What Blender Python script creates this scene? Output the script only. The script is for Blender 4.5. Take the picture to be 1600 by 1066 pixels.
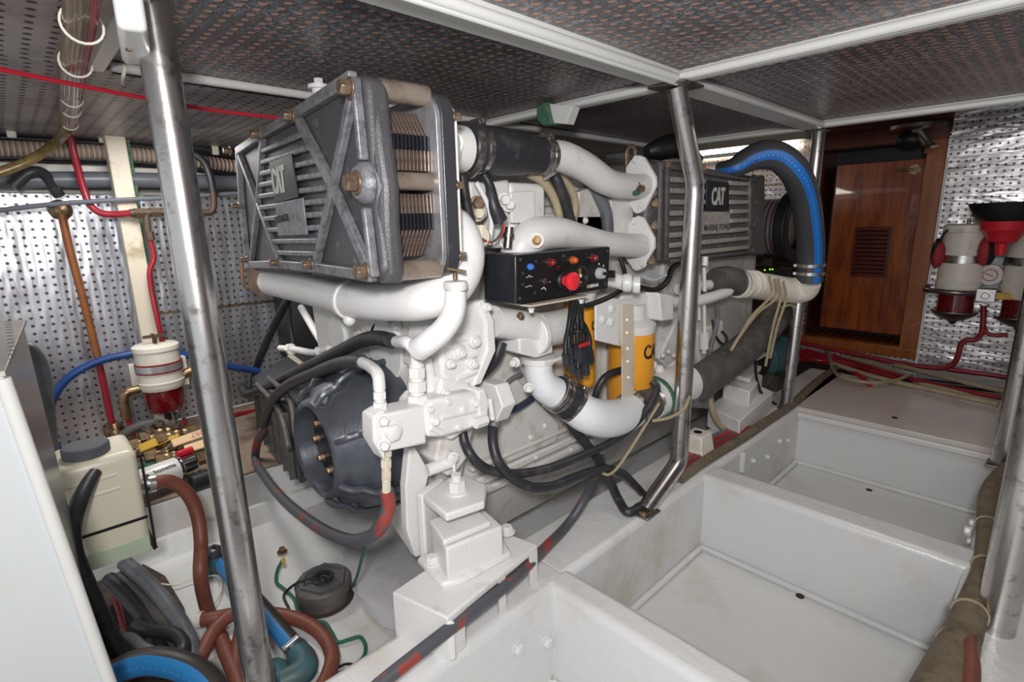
import bpy, bmesh, math, random
from mathutils import Vector, Matrix
random.seed(7)
for o in list(bpy.data.objects): bpy.data.objects.remove(o)
SC = bpy.context.scene
C = SC.collection
V = Vector
# ------------------------------------------------------------------ camera
F = 819.0; CX, CY = 800.0, 533.0
def _d(px, py): return V((px-CX, py-CY, F)).normalized()
_Y = _d(1680, 328); _Zr = -_d(880, 4150)
_Z = (_Zr-_Y*_Y.dot(_Zr)).normalized(); _X = _Y.cross(_Z)
cam_d = bpy.data.cameras.new('camera'); cam = bpy.data.objects.new('camera', cam_d); C.objects.link(cam)
cam_d.sensor_width = 36; cam_d.lens = F*36/1600; cam_d.clip_start = 0.02; cam_d.clip_end = 50
def w(v): return V((_X.dot(v), _Y.dot(v), _Z.dot(v)))
right, down, fwd = w(V((1,0,0))), w(V((0,1,0))), w(V((0,0,1)))
cam.matrix_world = Matrix(((right.x, -down.x, -fwd.x, 0), (right.y, -down.y, -fwd.y, 0), (right.z, -down.z, -fwd.z, 0), (0,0,0,1)))
SC.camera = cam
def ray(px, py): return w(V(((px-CX)/F, (py-CY)/F, 1)))
def PX(px, py, x): r = ray(px, py); return r*(x/r.x)
def PY(px, py, y): r = ray(px, py); return r*(y/r.y)
def PZ(px, py, z): r = ray(px, py); return r*(z/r.z)
def PD(px, py, d): return ray(px, py)*d
def PP(px, py, o, n): r = ray(px, py); return r*(o.dot(n)/r.dot(n))
def Q(*a):            # list of (px,py,'x',v) -> points
    out = []
    for t in a:
        if isinstance(t, V): out.append(t); continue
        k = t[2]; out.append({'x': PX, 'y': PY, 'z': PZ, 'd': PD}[k](t[0], t[1], t[3]))
    return out
# ------------------------------------------------------------------ world and lights
SC.view_settings.view_transform = 'Standard'; SC.view_settings.look = 'None'
SC.view_settings.gamma = 1; SC.view_settings.use_curve_mapping = False
SC.view_settings.exposure = 0.0
wd = bpy.data.worlds.new('World'); SC.world = wd; wd.use_nodes = True
wd.node_tree.nodes['Background'].inputs[0].default_value = (0.9, 0.95, 1, 1)
wd.node_tree.nodes['Background'].inputs[1].default_value = 0.8
def area(name, loc, aim, size, power, col=(1,1,1), sy=None):
    l = bpy.data.lights.new(name, 'AREA'); l.size = size; l.energy = power; l.color = col
    if sy: l.shape = 'RECTANGLE'; l.size_y = sy
    o = bpy.data.objects.new(name, l); C.objects.link(o); o.location = loc
    o.rotation_euler = (V(aim)-V(loc)).to_track_quat('-Z', 'Y').to_euler(); return o
area('flash_light', (0.06, -0.10, 0.17), (-0.9, 1.0, -0.25), 0.10, 14.2, (1, 0.99, 0.985))
area('fill_light_front', (0.55, -0.2, 0.28), (-0.7, 0.7, -0.8), 0.6, 6.5, (1, 0.97, 0.93))  # added soft fill from beside the camera, no lamp fixture
area('fill_light_aft', (-0.30, 1.75, 0.30), (-0.35, 2.0, -1.0), 0.35, 2.2, (1, 0.96, 0.9))  # added fill over the floor bays, without a fixture
area('fill_light_port', (-1.9, 0.35, 0.27), (-2.1, 0.6, -1.0), 0.3, 7, (1, 0.97, 0.93))  # unseen light added to brighten the port wall and ledge
# ------------------------------------------------------------------ materials
def s2l(c): return tuple((x/12.92 if x <= 0.04045 else ((x+0.055)/1.055)**2.4) for x in c)
def hexc(r, g, b): return s2l((r/255, g/255, b/255))
MATS = {}
class NT:
    def __init__(s, name):
        m = bpy.data.materials.new(name); m.use_nodes = True; s.m = m; s.t = m.node_tree
        s.b = s.t.nodes['Principled BSDF']
    def n(s, ty, **k):
        x = s.t.nodes.new(ty)
        for a, b in k.items(): setattr(x, a, b)
        return x
    def l(s, a, b): s.t.links.new(a, b)
    def math(s, op, a, b=None, c=None):
        x = s.n('ShaderNodeMath', operation=op)
        for i, v in enumerate((a, b, c)):
            if v is None: continue
            if hasattr(v, 'links'): s.l(v, x.inputs[i])
            else: x.inputs[i].default_value = v
        return x.outputs[0]
    def mix(s, f, a, b):
        x = s.n('ShaderNodeMix', data_type='RGBA')
        for i, v in ((0, f), (6, a), (7, b)):
            if hasattr(v, 'links'): s.l(v, x.inputs[i])
            else: x.inputs[i].default_value = v if i == 0 else (v[0], v[1], v[2], 1)
        return x.outputs[2]
    def obj(s): return s.n('ShaderNodeTexCoord').outputs['Object']
    def noise(s, vec, scale, detail=4, rough=.6):
        x = s.n('ShaderNodeTexNoise'); s.l(vec, x.inputs['Vector']); x.inputs['Scale'].default_value = scale
        x.inputs['Detail'].default_value = detail; x.inputs['Roughness'].default_value = rough; return x.outputs['Fac']
    def ramp(s, f, p0, p1): 
        x = s.n('ShaderNodeMapRange'); s.l(f, x.inputs[0]); x.inputs[1].default_value = p0; x.inputs[2].default_value = p1; return x.outputs[0]
    def bump(s, h, strength, dist):
        x = s.n('ShaderNodeBump'); s.l(h, x.inputs['Height']); x.inputs['Strength'].default_value = strength
        x.inputs['Distance'].default_value = dist; s.l(x.outputs[0], s.b.inputs['Normal'])
    def set(s, rough=None, metal=None, coat=None, spec=None, trans=None):
        if rough is not None: s.b.inputs['Roughness'].default_value = rough
        if metal is not None: s.b.inputs['Metallic'].default_value = metal
        if coat is not None: s.b.inputs['Coat Weight'].default_value = coat
        if spec is not None: s.b.inputs['Specular IOR Level'].default_value = spec
        if trans is not None: s.b.inputs['Transmission Weight'].default_value = trans
def mat(name, c, rough=.5, metal=0, c2=None, nscale=30, lo=.5, hi=.75, bump=0, bscale=60, spec=None, coat=None, trans=None):
    """painted / metal surface with optional patches of a second colour (wear, stains, chips)"""
    n = NT(name); n.set(rough, metal, coat, spec, trans)
    v = n.obj()
    if c2 is None: n.b.inputs['Base Color'].default_value = (*c, 1)
    else:
        f = n.ramp(n.noise(v, nscale), lo, hi); n.l(n.mix(f, c, c2), n.b.inputs['Base Color'])
    if bump: n.bump(n.noise(v, bscale), .6, bump)
    MATS[name] = n.m; return n.m
mat('platform_paint', hexc(206,197,190), .3, 0, hexc(188,176,164), 3, .5, .8, .001, 20)
mat('white_bilge_paint', hexc(219,219,218), .28, 0, hexc(196,184,166), 4, .56, .80, .004, 30)
mat('white_locker_paint', hexc(206,210,212), .35, 0, hexc(206,203,194), 6, .6, .9, .0008, 12)
mat('engine_white', hexc(224,222,220), .32, 0, hexc(190,178,163), 22, .60, .9, .0012, 180)
mat('engine_white_dull', hexc(214,211,206), .5, 0, hexc(160,146,130), 14, .55, .85, .002, 90)
mat('lagging_white', hexc(224,226,228), .7, 0, None, bump=.003, bscale=150)
mat('cream_plastic', hexc(226,220,208), .4, 0, hexc(190,175,150), 15, .55, .85)
mat('aged_cream', hexc(208,198,180), .45, 0, hexc(150,130,95), 12, .55, .8, .001, 80)
mat('charcoal_casting', hexc(80,79,82), .42, .25, hexc(150,149,152), 38, .60, .84, .0015, 260)
mat('charcoal_edge', hexc(132,132,136), .42, .35, hexc(84,84,88), 55, .45, .72, .001, 260)
mat('charcoal_smooth', hexc(66,67,71), .30, .3, hexc(105,108,114), 25, .55, .9, .0006, 200)
mat('cooler_aft_grey', hexc(88,83,84), .5, .2, hexc(124,119,118), 30, .55, .8, .001, 160)
mat('cooler_aft_rib', hexc(160,154,150), .5, .2, hexc(118,112,110), 40, .5, .8)
mat('bell_grey', hexc(86,90,97), .32, .35, hexc(60,64,70), 14, .5, .8, .0008, 150)
mat('steel', hexc(205,202,200), .27, 1, hexc(132,122,112), 40, .55, .75, .0004, 90)
mat('steel_dull', hexc(150,143,136), .38, 1, hexc(110,95,82), 30, .5, .75, .0006, 90)
mat('brushed_brown_steel', hexc(168,154,142), .42, .65, hexc(120,100,84), 22, .5, .75)
mat('worn_bolt', hexc(150,128,108), .4, .7, hexc(100,82,66), 60, .4, .7)
mat('copper_fin', hexc(184,164,152), .38, .75, hexc(130,108,98), 90, .45, .7)
mat('fin_black', hexc(34,36,42), .4, .3)
mat('rubber', hexc(44,45,50), .42, 0, hexc(88,84,80), 26, .55, .85, .0006, 160)
mat('rubber_dusty', hexc(80,76,74), .6, 0, hexc(108,102,96), 20, .45, .8, .0008, 120)
mat('rubber_red_paint', hexc(80,82,88), .45, 0, hexc(150,62,52), 16, .555, .62, .0006, 120)
mat('rubber_grey', hexc(104,108,112), .45, 0, hexc(70,70,72), 18, .5, .8)
mat('blue_hose', hexc(36,74,140), .4, 0, hexc(28,50,92), 20, .5, .8)
mat('dark_blue_hose', hexc(46,62,86), .45, 0, hexc(60,60,64), 30, .5, .8)
mat('brown_hose', hexc(126,72,58), .5, 0, hexc(96,56,46), 20, .45, .8, .0005, 120)
mat('rust_pipe', hexc(150,92,50), .5, .2, hexc(120,62,40), 18, .45, .75)
mat('red_pipe', hexc(146,32,46), .32, 0, hexc(108,26,36), 22, .5, .8)
mat('red_cable', hexc(196,34,54), .4)
mat('red_plastic', hexc(206,36,50), .35)
mat('red_fabric', hexc(160,44,54), .7)
mat('button_red', hexc(228,46,58), .35)
mat('lamp_red', hexc(120,18,28), .12, 0, coat=1)
mat('lamp_amber', hexc(196,84,26), .12, 0, coat=1)
mat('lamp_blue', hexc(60,118,206), .25)
mat('bowl_red', hexc(128,16,28), .08, 0, coat=1, trans=.35)
mat('olive_cable', hexc(110,92,54), .3, 0, hexc(80,62,38), 40, .45, .75, .001, 60, coat=.4)
mat('beige_cable', hexc(168,154,126), .5, 0, hexc(130,116,92), 24, .5, .8)
mat('tie_white', hexc(222,216,200), .5)
mat('green_wire', hexc(34,100,78), .45)
mat('corroded_green', hexc(60,104,84), .7, 0, hexc(110,120,90), 60, .5, .7)
mat('pump_teal', hexc(60,100,108), .5, 0, hexc(80,80,76), 24, .45, .75)
mat('hose_blue_bright', hexc(40,128,190), .5)
mat('brass', hexc(156,130,96), .38, .9, hexc(104,92,78), 40, .45, .7)
mat('yellow_tag', hexc(198,158,50), .5)
mat('peach_tag', hexc(220,186,140), .6)
mat('filter_yellow', hexc(232,160,44), .32, 0, coat=.4)
mat('ink_black', hexc(26,24,24), .6)
mat('print_grey', hexc(74,72,72), .6)
mat('print_white', hexc(214,214,214), .5)
mat('print_light', hexc(176,174,168), .45)
mat('box_black', hexc(40,42,48), .36, 0, hexc(58,60,66), 12, .5, .8, .0003, 200)
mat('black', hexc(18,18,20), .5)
mat('chrome', hexc(215,215,218), .1, 1)
mat('light_grey_knob', hexc(178,184,188), .5)
mat('tank_plastic', hexc(230,224,202), .35, 0, hexc(196,180,150), 7, .6, .85)
mat('coolant_green', hexc(194,208,184), .3)
mat('cap_grey', hexc(86,88,94), .55)
mat('rust_bracket', hexc(150,96,44), .6, .3, hexc(90,66,44), 20, .45, .7)
mat('ledge_brown', hexc(150,132,116), .6, 0, hexc(96,76,60), 7, .45, .75, .002, 40)
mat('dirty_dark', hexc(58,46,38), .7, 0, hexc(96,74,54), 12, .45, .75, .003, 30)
mat('sheet_grey', hexc(190,188,192), .6, 0, hexc(170,166,168), 6, .5, .8, .006, 12)
mat('grey_pipe', hexc(100,104,112), .35, 0)
mat('white_gloss', hexc(218,218,214), .3)
mat('trim_paint', hexc(196,192,186), .35, 0, hexc(160,152,142), 9, .55, .85)
mat('funnel_black', hexc(24,24,26), .45)
mat('gauge_face', hexc(210,200,196), .5)
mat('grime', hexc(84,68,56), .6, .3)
mat('frame_grey', hexc(190,188,186), .25, .6)
# brushed end plate of the front cooler
mat('bright_plate', hexc(176,176,180), .38, .6, hexc(110,106,104), 16, .5, .8)
# ribbed flexible duct
def ribbed(name, c, c2, freq, axis=1):
    n = NT(name); n.set(.55); sep = n.n('ShaderNodeSeparateXYZ'); n.l(n.obj(), sep.inputs[0])
    s = n.math('SINE', n.math('MULTIPLY', sep.outputs[axis], freq)); f = n.ramp(s, -.4, .8)
    n.l(n.mix(f, c2, c), n.b.inputs['Base Color']); n.bump(s, .8, .004); MATS[name] = n.m
ribbed('ribbed_duct', hexc(188,170,156), hexc(150,130,116), 420)
mat('wrapped_bundle', hexc(120,108,88), .65, 0, hexc(92,80,64), 30, .45, .7, .003, 60)
# hose with a coloured stripe running along it (u runs round the hose)
def striped(name, base, stripe, lo, hi, tickw=.3, ticks=420):
    n = NT(name); n.set(.45); uv = n.n('ShaderNodeTexCoord').outputs['UV']; sep = n.n('ShaderNodeSeparateXYZ'); n.l(uv, sep.inputs[0])
    u = sep.outputs[0]; f = n.math('MULTIPLY', n.math('GREATER_THAN', u, lo), n.math('LESS_THAN', u, hi))
    nz = n.noise(uv, 26); f = n.math('MULTIPLY', f, n.math('LESS_THAN', nz, .66))
    tick = n.math('GREATER_THAN', n.math('SINE', n.math('MULTIPLY', sep.outputs[1], ticks)), .55)
    mid = n.math('MULTIPLY', n.math('GREATER_THAN', u, lo*.55+hi*.45), n.math('LESS_THAN', u, lo*.40+hi*.60))
    st = n.mix(n.math('MULTIPLY', tick, n.math('MULTIPLY', mid, tickw)), stripe, hexc(150,190,215))
    n.l(n.mix(f, base, st), n.b.inputs['Base Color']); MATS[name] = n.m
striped('hose_blue_stripe', hexc(62,62,66), hexc(22,104,186), .24, .345, .4)
striped('hose_blue_stripe_dirty', hexc(58,52,50), hexc(40,122,184), .015, .27, .12)
# varnished teak
def wood(name, c, c2, rough, sc=(14,14,1.6), slats=None):
    n = NT(name); n.set(rough, coat=.5); mp = n.n('ShaderNodeMapping'); n.l(n.obj(), mp.inputs[0]); mp.inputs['Scale'].default_value = sc
    f = n.ramp(n.noise(mp.outputs[0], 2.2, 8), .35, .68); col = n.mix(f, c, c2)
    if slats:
        sep = n.n('ShaderNodeSeparateXYZ'); n.l(n.obj(), sep.inputs[0])
        g = n.math('LESS_THAN', n.math('FRACT', n.math('MULTIPLY', sep.outputs[0], slats)), .14); col = n.mix(g, col, hexc(176,110,60))
    n.l(col, n.b.inputs['Base Color']); MATS[name] = n.m
wood('teak_door', hexc(112,44,16), hexc(178,92,30), .3)
wood('teak_frame', hexc(134,70,28), hexc(160,92,40), .3)
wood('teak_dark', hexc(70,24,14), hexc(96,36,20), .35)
wood('teak_grate', hexc(72,32,20), hexc(96,44,26), .5, slats=22)
# perforated aluminium sheet: punched holes on a grid, dented reflective skin
def perf(name, ax, pitch, r, base, base2, hole, rough, metal, dash=1.0, scale2=3.0, bumpd=.010, fine=0.0, cres=None, stretch=(1,1,1), rv=0, bs=5):
    n = NT(name); n.set(rough, metal); v = n.obj(); sep = n.n('ShaderNodeSeparateXYZ'); n.l(v, sep.inputs[0])
    a = n.math('MULTIPLY', sep.outputs[ax[0]], 1/pitch); b = n.math('MULTIPLY', sep.outputs[ax[1]], 1/pitch)
    fa = n.math('SUBTRACT', n.math('FRACT', a), .5); fb = n.math('SUBTRACT', n.math('FRACT', b), .5)
    d2 = n.math('ADD', n.math('POWER', n.math('MULTIPLY', fa, 1/dash), 2), n.math('POWER', fb, 2))
    d = n.math('SQRT', d2); h = n.math('LESS_THAN', d, r/pitch)
    rim = n.math('MULTIPLY', n.math('LESS_THAN', d, r/pitch*1.5), .5)
    mp = n.n('ShaderNodeMapping'); n.l(v, mp.inputs[0]); mp.inputs['Scale'].default_value = stretch
    nz = n.ramp(n.noise(mp.outputs[0], scale2, 6), .38, .66)
    if rv: n.l(n.math('ADD', n.math('MULTIPLY', nz, rv), rough), n.b.inputs['Roughness'])
    col = n.mix(nz, base, base2)
    if fine:
        sp = n.ramp(n.noise(v, 70, 4, .85), .50, .56); big = n.ramp(n.noise(v, 3.5, 4), .34, .52)
        col = n.mix(n.math('MULTIPLY', n.math('MULTIPLY', sp, big), fine), col, hexc(186,188,198))
    if cres:
        e2 = n.math('SQRT', n.math('ADD', n.math('POWER', n.math('ADD', fa, -.05), 2), n.math('POWER', n.math('ADD', fb, .085), 2)))
        col = n.mix(h, col, n.mix(n.math('LESS_THAN', e2, r/pitch), hole, cres))
    else: col = n.mix(h, col, hole)
    n.l(col, n.b.inputs['Base Color'])
    n.l(n.math('MULTIPLY', n.math('SUBTRACT', 1, h), metal), n.b.inputs['Metallic'])
    hh = n.math('ADD', n.math('MULTIPLY', n.noise(mp.outputs[0], bs, 3), 1.0), n.math('MULTIPLY', n.math('ADD', rim, h), -.12))
    n.bump(hh, .6, bumpd); MATS[name] = n.m
perf('perforated_wall_port', (1, 2), .0285, .0052, hexc(214,216,222), hexc(176,180,190), hexc(84,60,58), .24, .85, bumpd=.022, stretch=(1,2.2,.5), rv=.22, bs=4)
perf('perforated_wall_aft', (0, 2), .0285, .0052, hexc(222,218,220), hexc(196,192,194), hexc(120,92,88), .26, .75, bumpd=.026, stretch=(.7,1,2.2), rv=.2, bs=5)
perf('perforated_ceiling', (0, 1), .0285, .0074, hexc(112,110,112), hexc(128,126,128), hexc(66,60,60), .42, .40, 1.0, 2.0, .010, .9, hexc(204,160,142))
perf('perforated_ceiling_port', (1, 0), .034, .0065, hexc(186,180,176), hexc(128,118,114), hexc(46,34,34), .45, .35, 1.0, 3.0, .008, .3)
perf('perforated_locker_top', (0, 1), .030, .0055, hexc(206,200,194), hexc(186,180,174), hexc(90,70,64), .4, .5)
# ------------------------------------------------------------------ mesh helpers
W = {}
def catmull(pts, n=8, closed=False):
    if len(pts) < 3: 
        return [pts[0].lerp(pts[1], i/3) for i in range(4)]
    out = []; m = len(pts)
    for i in range(m-1):
        p0 = pts[max(i-1, 0)]; p1 = pts[i]; p2 = pts[i+1]; p3 = pts[min(i+2, m-1)]
        if i == 0: p0 = p1*2-p2
        if i == m-2: p3 = p2*2-p1
        t0 = 0; t1 = max((p1-p0).length, 1e-5)**.5; t2 = t1+max((p2-p1).length, 1e-5)**.5; t3 = t2+max((p3-p2).length, 1e-5)**.5
        for k in range(n):
            t = t1+(t2-t1)*k/n
            A1 = p0*((t1-t)/(t1-t0))+p1*((t-t0)/(t1-t0)); A2 = p1*((t2-t)/(t2-t1))+p2*((t-t1)/(t2-t1)); A3 = p2*((t3-t)/(t3-t2))+p3*((t-t2)/(t3-t2))
            B1 = A1*((t2-t)/(t2-t0))+A2*((t-t0)/(t2-t0)); B2 = A2*((t3-t)/(t3-t1))+A3*((t-t1)/(t3-t1))
            out.append(B1*((t2-t)/(t2-t1))+B2*((t-t1)/(t2-t1)))
    out.append(pts[-1].copy()); return out
def basis(n):
    n = n.normalized(); a = V((0,0,1)) if abs(n.z) < .9 else V((1,0,0))
    u = a.cross(n).normalized(); return u, n.cross(u), n
class B:
    def __init__(s): s.bm = bmesh.new(); s.uv = s.bm.loops.layers.uv.new('UVMap')
    def hexa(s, p):      # 8 corners: 4 bottom ring then 4 top ring
        v = [s.bm.verts.new(q) for q in p]
        for f in ((3,2,1,0), (4,5,6,7), (0,1,5,4), (1,2,6,5), (2,3,7,6), (3,0,4,7)): s.bm.faces.new([v[i] for i in f])
        return s
    def box(s, x0, x1, y0, y1, z0, z1):
        return s.hexa([V((x0,y0,z0)), V((x1,y0,z0)), V((x1,y1,z0)), V((x0,y1,z0)), V((x0,y0,z1)), V((x1,y0,z1)), V((x1,y1,z1)), V((x0,y1,z1))])
    def prism(s, pts, vec):
        vec = V(vec); a = [s.bm.verts.new(p) for p in pts]; b = [s.bm.verts.new(p+vec) for p in pts]
        n = len(pts); s.bm.faces.new(a); s.bm.faces.new(list(reversed(b)))
        for i in range(n): s.bm.faces.new((a[(i+1)%n], a[i], b[i], b[(i+1)%n]))
        return s
    def loft(s, rings, cap=True, closed=True):
        R = [[s.bm.verts.new(p) for p in r] for r in rings]; n = len(rings[0])
        for a, b in zip(R, R[1:]):
            for i in range(n if closed else n-1): s.bm.faces.new((a[i], a[(i+1)%n], b[(i+1)%n], b[i]))
        if cap: s.bm.faces.new(list(reversed(R[0]))); s.bm.faces.new(R[-1])
        return s
    def lathe(s, o, axis, prof, seg=24, cap=True):     # prof: (t along axis, radius)
        u, v, n = basis(V(axis)); o = V(o)
        return s.loft([[o+n*t+(u*math.cos(2*math.pi*i/seg)+v*math.sin(2*math.pi*i/seg))*r for i in range(seg)] for t, r in prof], cap)
    def cyl(s, a, b, r, r2=None, seg=20):
        a, b = V(a), V(b); d = b-a; return s.lathe(a, d, [(0, r), (d.length, r if r2 is None else r2)], seg)
    def hexn(s, o, axis, r, h):
        s.lathe(o, axis, [(0, r), (h, r)], 6); return s
    def bolt(s, o, axis, r, h=None):
        h = h or r*.8; axis = V(axis).normalized(); s.lathe(o, axis, [(0, r*1.35), (h*.2, r*1.35)], 16); s.lathe(V(o)+axis*h*.2, axis, [(0, r), (h*.85, r), (h, r*.85)], 6); return s
    def tube(s, pts, r, seg=14, n=8, smooth=True, ref=None, cap=True):
        P = catmull(pts, n) if smooth else pts
        m = len(P); rr = r if isinstance(r, (list, tuple)) else [r]*len(pts)
        def rad(i):
            t = i/(m-1)*(len(rr)-1); k = min(int(t), len(rr)-2); return rr[k]+(rr[k+1]-rr[k])*(t-k)
        T = [(P[min(i+1, m-1)]-P[max(i-1, 0)]).normalized() for i in range(m)]
        up = V(ref) if ref else (V((0,0,1)) if abs(T[0].z) < .9 else V((1,0,0)))
        u = (up-T[0]*up.dot(T[0])).normalized(); rings = []; L = 0; Ls = []
        for i in range(m):
            if i: u = (u-T[i]*u.dot(T[i])).normalized(); L += (P[i]-P[i-1]).length
            vv = T[i].cross(u); q = rad(i); Ls.append(L)
            rings.append([s.bm.verts.new(P[i]+(-u*math.cos(2*math.pi*k/seg)-vv*math.sin(2*math.pi*k/seg))*q) for k in range(seg)])
        for i in range(m-1):
            for k in range(seg):
                k2 = (k+1) % seg; f = s.bm.faces.new((rings[i][k], rings[i][k2], rings[i+1][k2], rings[i+1][k]))
                for lp, (uu, l) in zip(f.loops, ((k/seg, Ls[i]), ((k+1)/seg, Ls[i]), ((k+1)/seg, Ls[i+1]), (k/seg, Ls[i+1]))): lp[s.uv].uv = (uu, l)
        if cap: s.bm.faces.new(list(reversed(rings[0]))); s.bm.faces.new(rings[-1])
        return s
    def ball(s, c, r, sc=(1,1,1), seg=16):
        M = Matrix.Translation(V(c)) @ Matrix.Diagonal((r*sc[0], r*sc[1], r*sc[2], 1))
        bmesh.ops.create_uvsphere(s.bm, u_segments=seg, v_segments=max(6, seg//2), radius=1, matrix=M); return s
    def bar(s, p0, p1, wd, h, n, base=0.0):
        p0, p1, n = V(p0), V(p1), V(n).normalized(); d = (p1-p0).normalized(); q = n.cross(d).normalized()*wd/2; b = n*base; t = n*h
        return s.hexa([p0-q+b, p1-q+b, p1+q+b, p0+q+b, p0-q+t, p1-q+t, p1+q+t, p0+q+t])
    def ring(s, o, axis, ri, ro, h, seg=28):
        return s.loft([[V(o)+(basis(V(axis))[0]*math.cos(2*math.pi*i/seg)+basis(V(axis))[1]*math.sin(2*math.pi*i/seg))*r+basis(V(axis))[2]*t for i in range(seg)] for t, r in ((0, ri), (0, ro), (h, ro), (h, ri), (0, ri))], False)
    def build(s, name, m, parent=None, bevel=0, sharp=38, seg=2, thick=0):
        bm = s.bm; bmesh.ops.recalc_face_normals(bm, faces=bm.faces)
        for f in bm.faces: f.smooth = True
        co = [v.co for v in bm.verts]
        lo = V((min(c.x for c in co), min(c.y for c in co), min(c.z for c in co))); hi = V((max(c.x for c in co), max(c.y for c in co), max(c.z for c in co)))
        o0 = V(((lo.x+hi.x)/2, (lo.y+hi.y)/2, lo.z if parent is None else (lo.z+hi.z)/2))
        for v in bm.verts: v.co -= o0
        me = bpy.data.meshes.new(name); bm.to_mesh(me); bm.free()
        me.set_sharp_from_angle(angle=math.radians(sharp))
        o = bpy.data.objects.new(name, me); C.objects.link(o); W[o.name] = o0
        if parent: o.parent = parent; o.location = o0-W[parent.name]
        else: o.location = o0
        me.materials.append(MATS[m] if isinstance(m, str) else m)
        if thick: md = o.modifiers.new('thick', 'SOLIDIFY'); md.thickness = thick; md.offset = -1
        if bevel:
            md = o.modifiers.new('bevel', 'BEVEL'); md.width = bevel; md.segments = seg; md.limit_method = 'ANGLE'; md.angle_limit = math.radians(40); md.harden_normals = False
        return o
def thing(name, label, cat, loc, group=None):
    o = bpy.data.objects.new(name, None); C.objects.link(o); o.empty_display_size = .05; o.location = loc; W[o.name] = V(loc)
    o['label'] = label; o['category'] = cat
    if group: o['group'] = group
    return o
def tag(o, label, cat, group=None, kind=None):
    o['label'] = label; o['category'] = cat
    if group: o['group'] = group
    if kind: o['kind'] = kind
    return o
def struct(o): o['kind'] = 'structure'; return o
def text_bm(b, txt, org, xd, yd, h, depth=.001, xs=1.0, off=0.0, shear=0, wrap=None):
    """letters of height h placed at org along xd, yd as extruded mesh"""
    cu = bpy.data.curves.new('t', 'FONT'); cu.body = txt; cu.extrude = 0.5; cu.offset = off; cu.shear = shear; cu.resolution_u = 3
    ob = bpy.data.objects.new('t', cu); me = bpy.data.meshes.new_from_object(ob)
    xd, yd = V(xd).normalized(), V(yd).normalized(); n = xd.cross(yd); org = V(org); k = h/.72; m0 = {}
    nv = []
    for v in me.vertices:
        x, y, z = v.co.x*k*xs, v.co.y*k, (v.co.z+.5)*depth
        if wrap:   # wrap = (centre, radius, start angle): letters bent round a vertical cylinder
            c, r, a0 = wrap; a = a0+x/r; nv.append(b.bm.verts.new(V((c.x+math.cos(a)*(r+z), c.y+math.sin(a)*(r+z), org.z+y))))
        else: nv.append(b.bm.verts.new(org+xd*x+yd*y+n*z))
    for p in me.polygons:
        try: b.bm.faces.new([nv[i] for i in p.vertices])
        except ValueError: pass
    bpy.data.objects.remove(ob); bpy.data.curves.remove(cu); bpy.data.meshes.remove(me); return b
def clamp(b, c, axis, r, wd=.012, scr=(0,0,1)):
    """worm-drive hose clamp: band plus screw housing"""
    axis = V(axis).normalized(); b.ring(V(c)-axis*wd/2, axis, r*.96, r+.0022, wd); s = V(scr); s = (s-axis*s.dot(axis)).normalized()
    t = axis.cross(s); p = V(c)+s*(r+.005); b.cyl(p-t*.016, p+t*.014, .0062, seg=10); b.hexn(p+t*.014, t, .0055, .006); return b
def at_path(pts, f):
    P = catmull(pts, 12); i = min(int(f*(len(P)-1)), len(P)-2); return P[i], (P[i+1]-P[i]).normalized()
# ================================================================== THE SETTING
WX = -2.55; WY = 3.4
def S(name, b, m, **k): return struct(b.build(name, m, **k))
# port side wall with its perforated aluminium skin, and the bare frame band above it
b = B(); b.box(WX-.05, WX, -1.2, WY+.4, -.80, .135); S('wall_port', b, 'perforated_wall_port')
b = B(); b.box(WX-.09, WX-.03, -1.2, WY+.4, .135, .50); S('wall_port', b, 'trim_paint')
b = B(); b.box(WX-.03, WX+.05, -1.2, WY, .195, .235); b.box(WX-.03, WX+.02, -1.2, WY, .135, .150); S('trim_1', b, 'trim_paint', bevel=.004)
b = B(); b.bar(V((WX+.003,.35,-.335)), V((WX+.003,3.3,-.33)), .008, .004, (1,0,0)); S('trim_2', b, 'brass')
# aft wall with the doorway
DX0, DX1, DZ0, DZ1 = -1.03, -.50, -.70, .38
def wall_y(x0, x1, z0, z1, m, name='wall_aft', y=WY, t=.04):
    b = B(); b.box(x0, x1, y, y+t, z0, z1); return S(name, b, m)
wall_y(-2.6, DX0, -1.0, .52, 'perforated_wall_aft'); wall_y(DX1+.035, 1.3, -.80, .26, 'perforated_wall_aft'); wall_y(DX0, DX1+.035, -.86, DZ0-.035, 'perforated_wall_aft')
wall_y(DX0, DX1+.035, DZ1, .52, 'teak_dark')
b = B(); b.box(DX1+.035, 1.3, WY-.04, WY+.02, .26, .36); b.box(DX1+.035, 1.3, WY, WY+.02, .36, .52); S('wall_aft', b, 'perforated_wall_aft')
b = B(); b.box(1.3, 1.34, -1.2, WY+.04, -1.1, .52); S('wall_starboard', b, 'perforated_wall_aft')
b = B(); b.box(DX1+.028, DX1+.040, WY-.012, WY, -.80, .27); S('trim_3', b, 'white_gloss')
# recess behind the doorway
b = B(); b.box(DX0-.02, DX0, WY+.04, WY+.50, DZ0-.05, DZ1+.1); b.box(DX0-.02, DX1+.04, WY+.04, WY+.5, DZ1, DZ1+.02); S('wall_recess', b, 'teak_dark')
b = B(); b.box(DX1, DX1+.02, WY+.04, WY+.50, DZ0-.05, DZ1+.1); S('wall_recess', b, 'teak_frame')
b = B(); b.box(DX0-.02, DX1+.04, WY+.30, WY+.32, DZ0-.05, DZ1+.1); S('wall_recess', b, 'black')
b = B(); b.box(DX0, DX1+.04, WY+.03, WY+.34, DZ0-.03, DZ0-.004); S('floor_door_sill', b, 'teak_grate')
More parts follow.
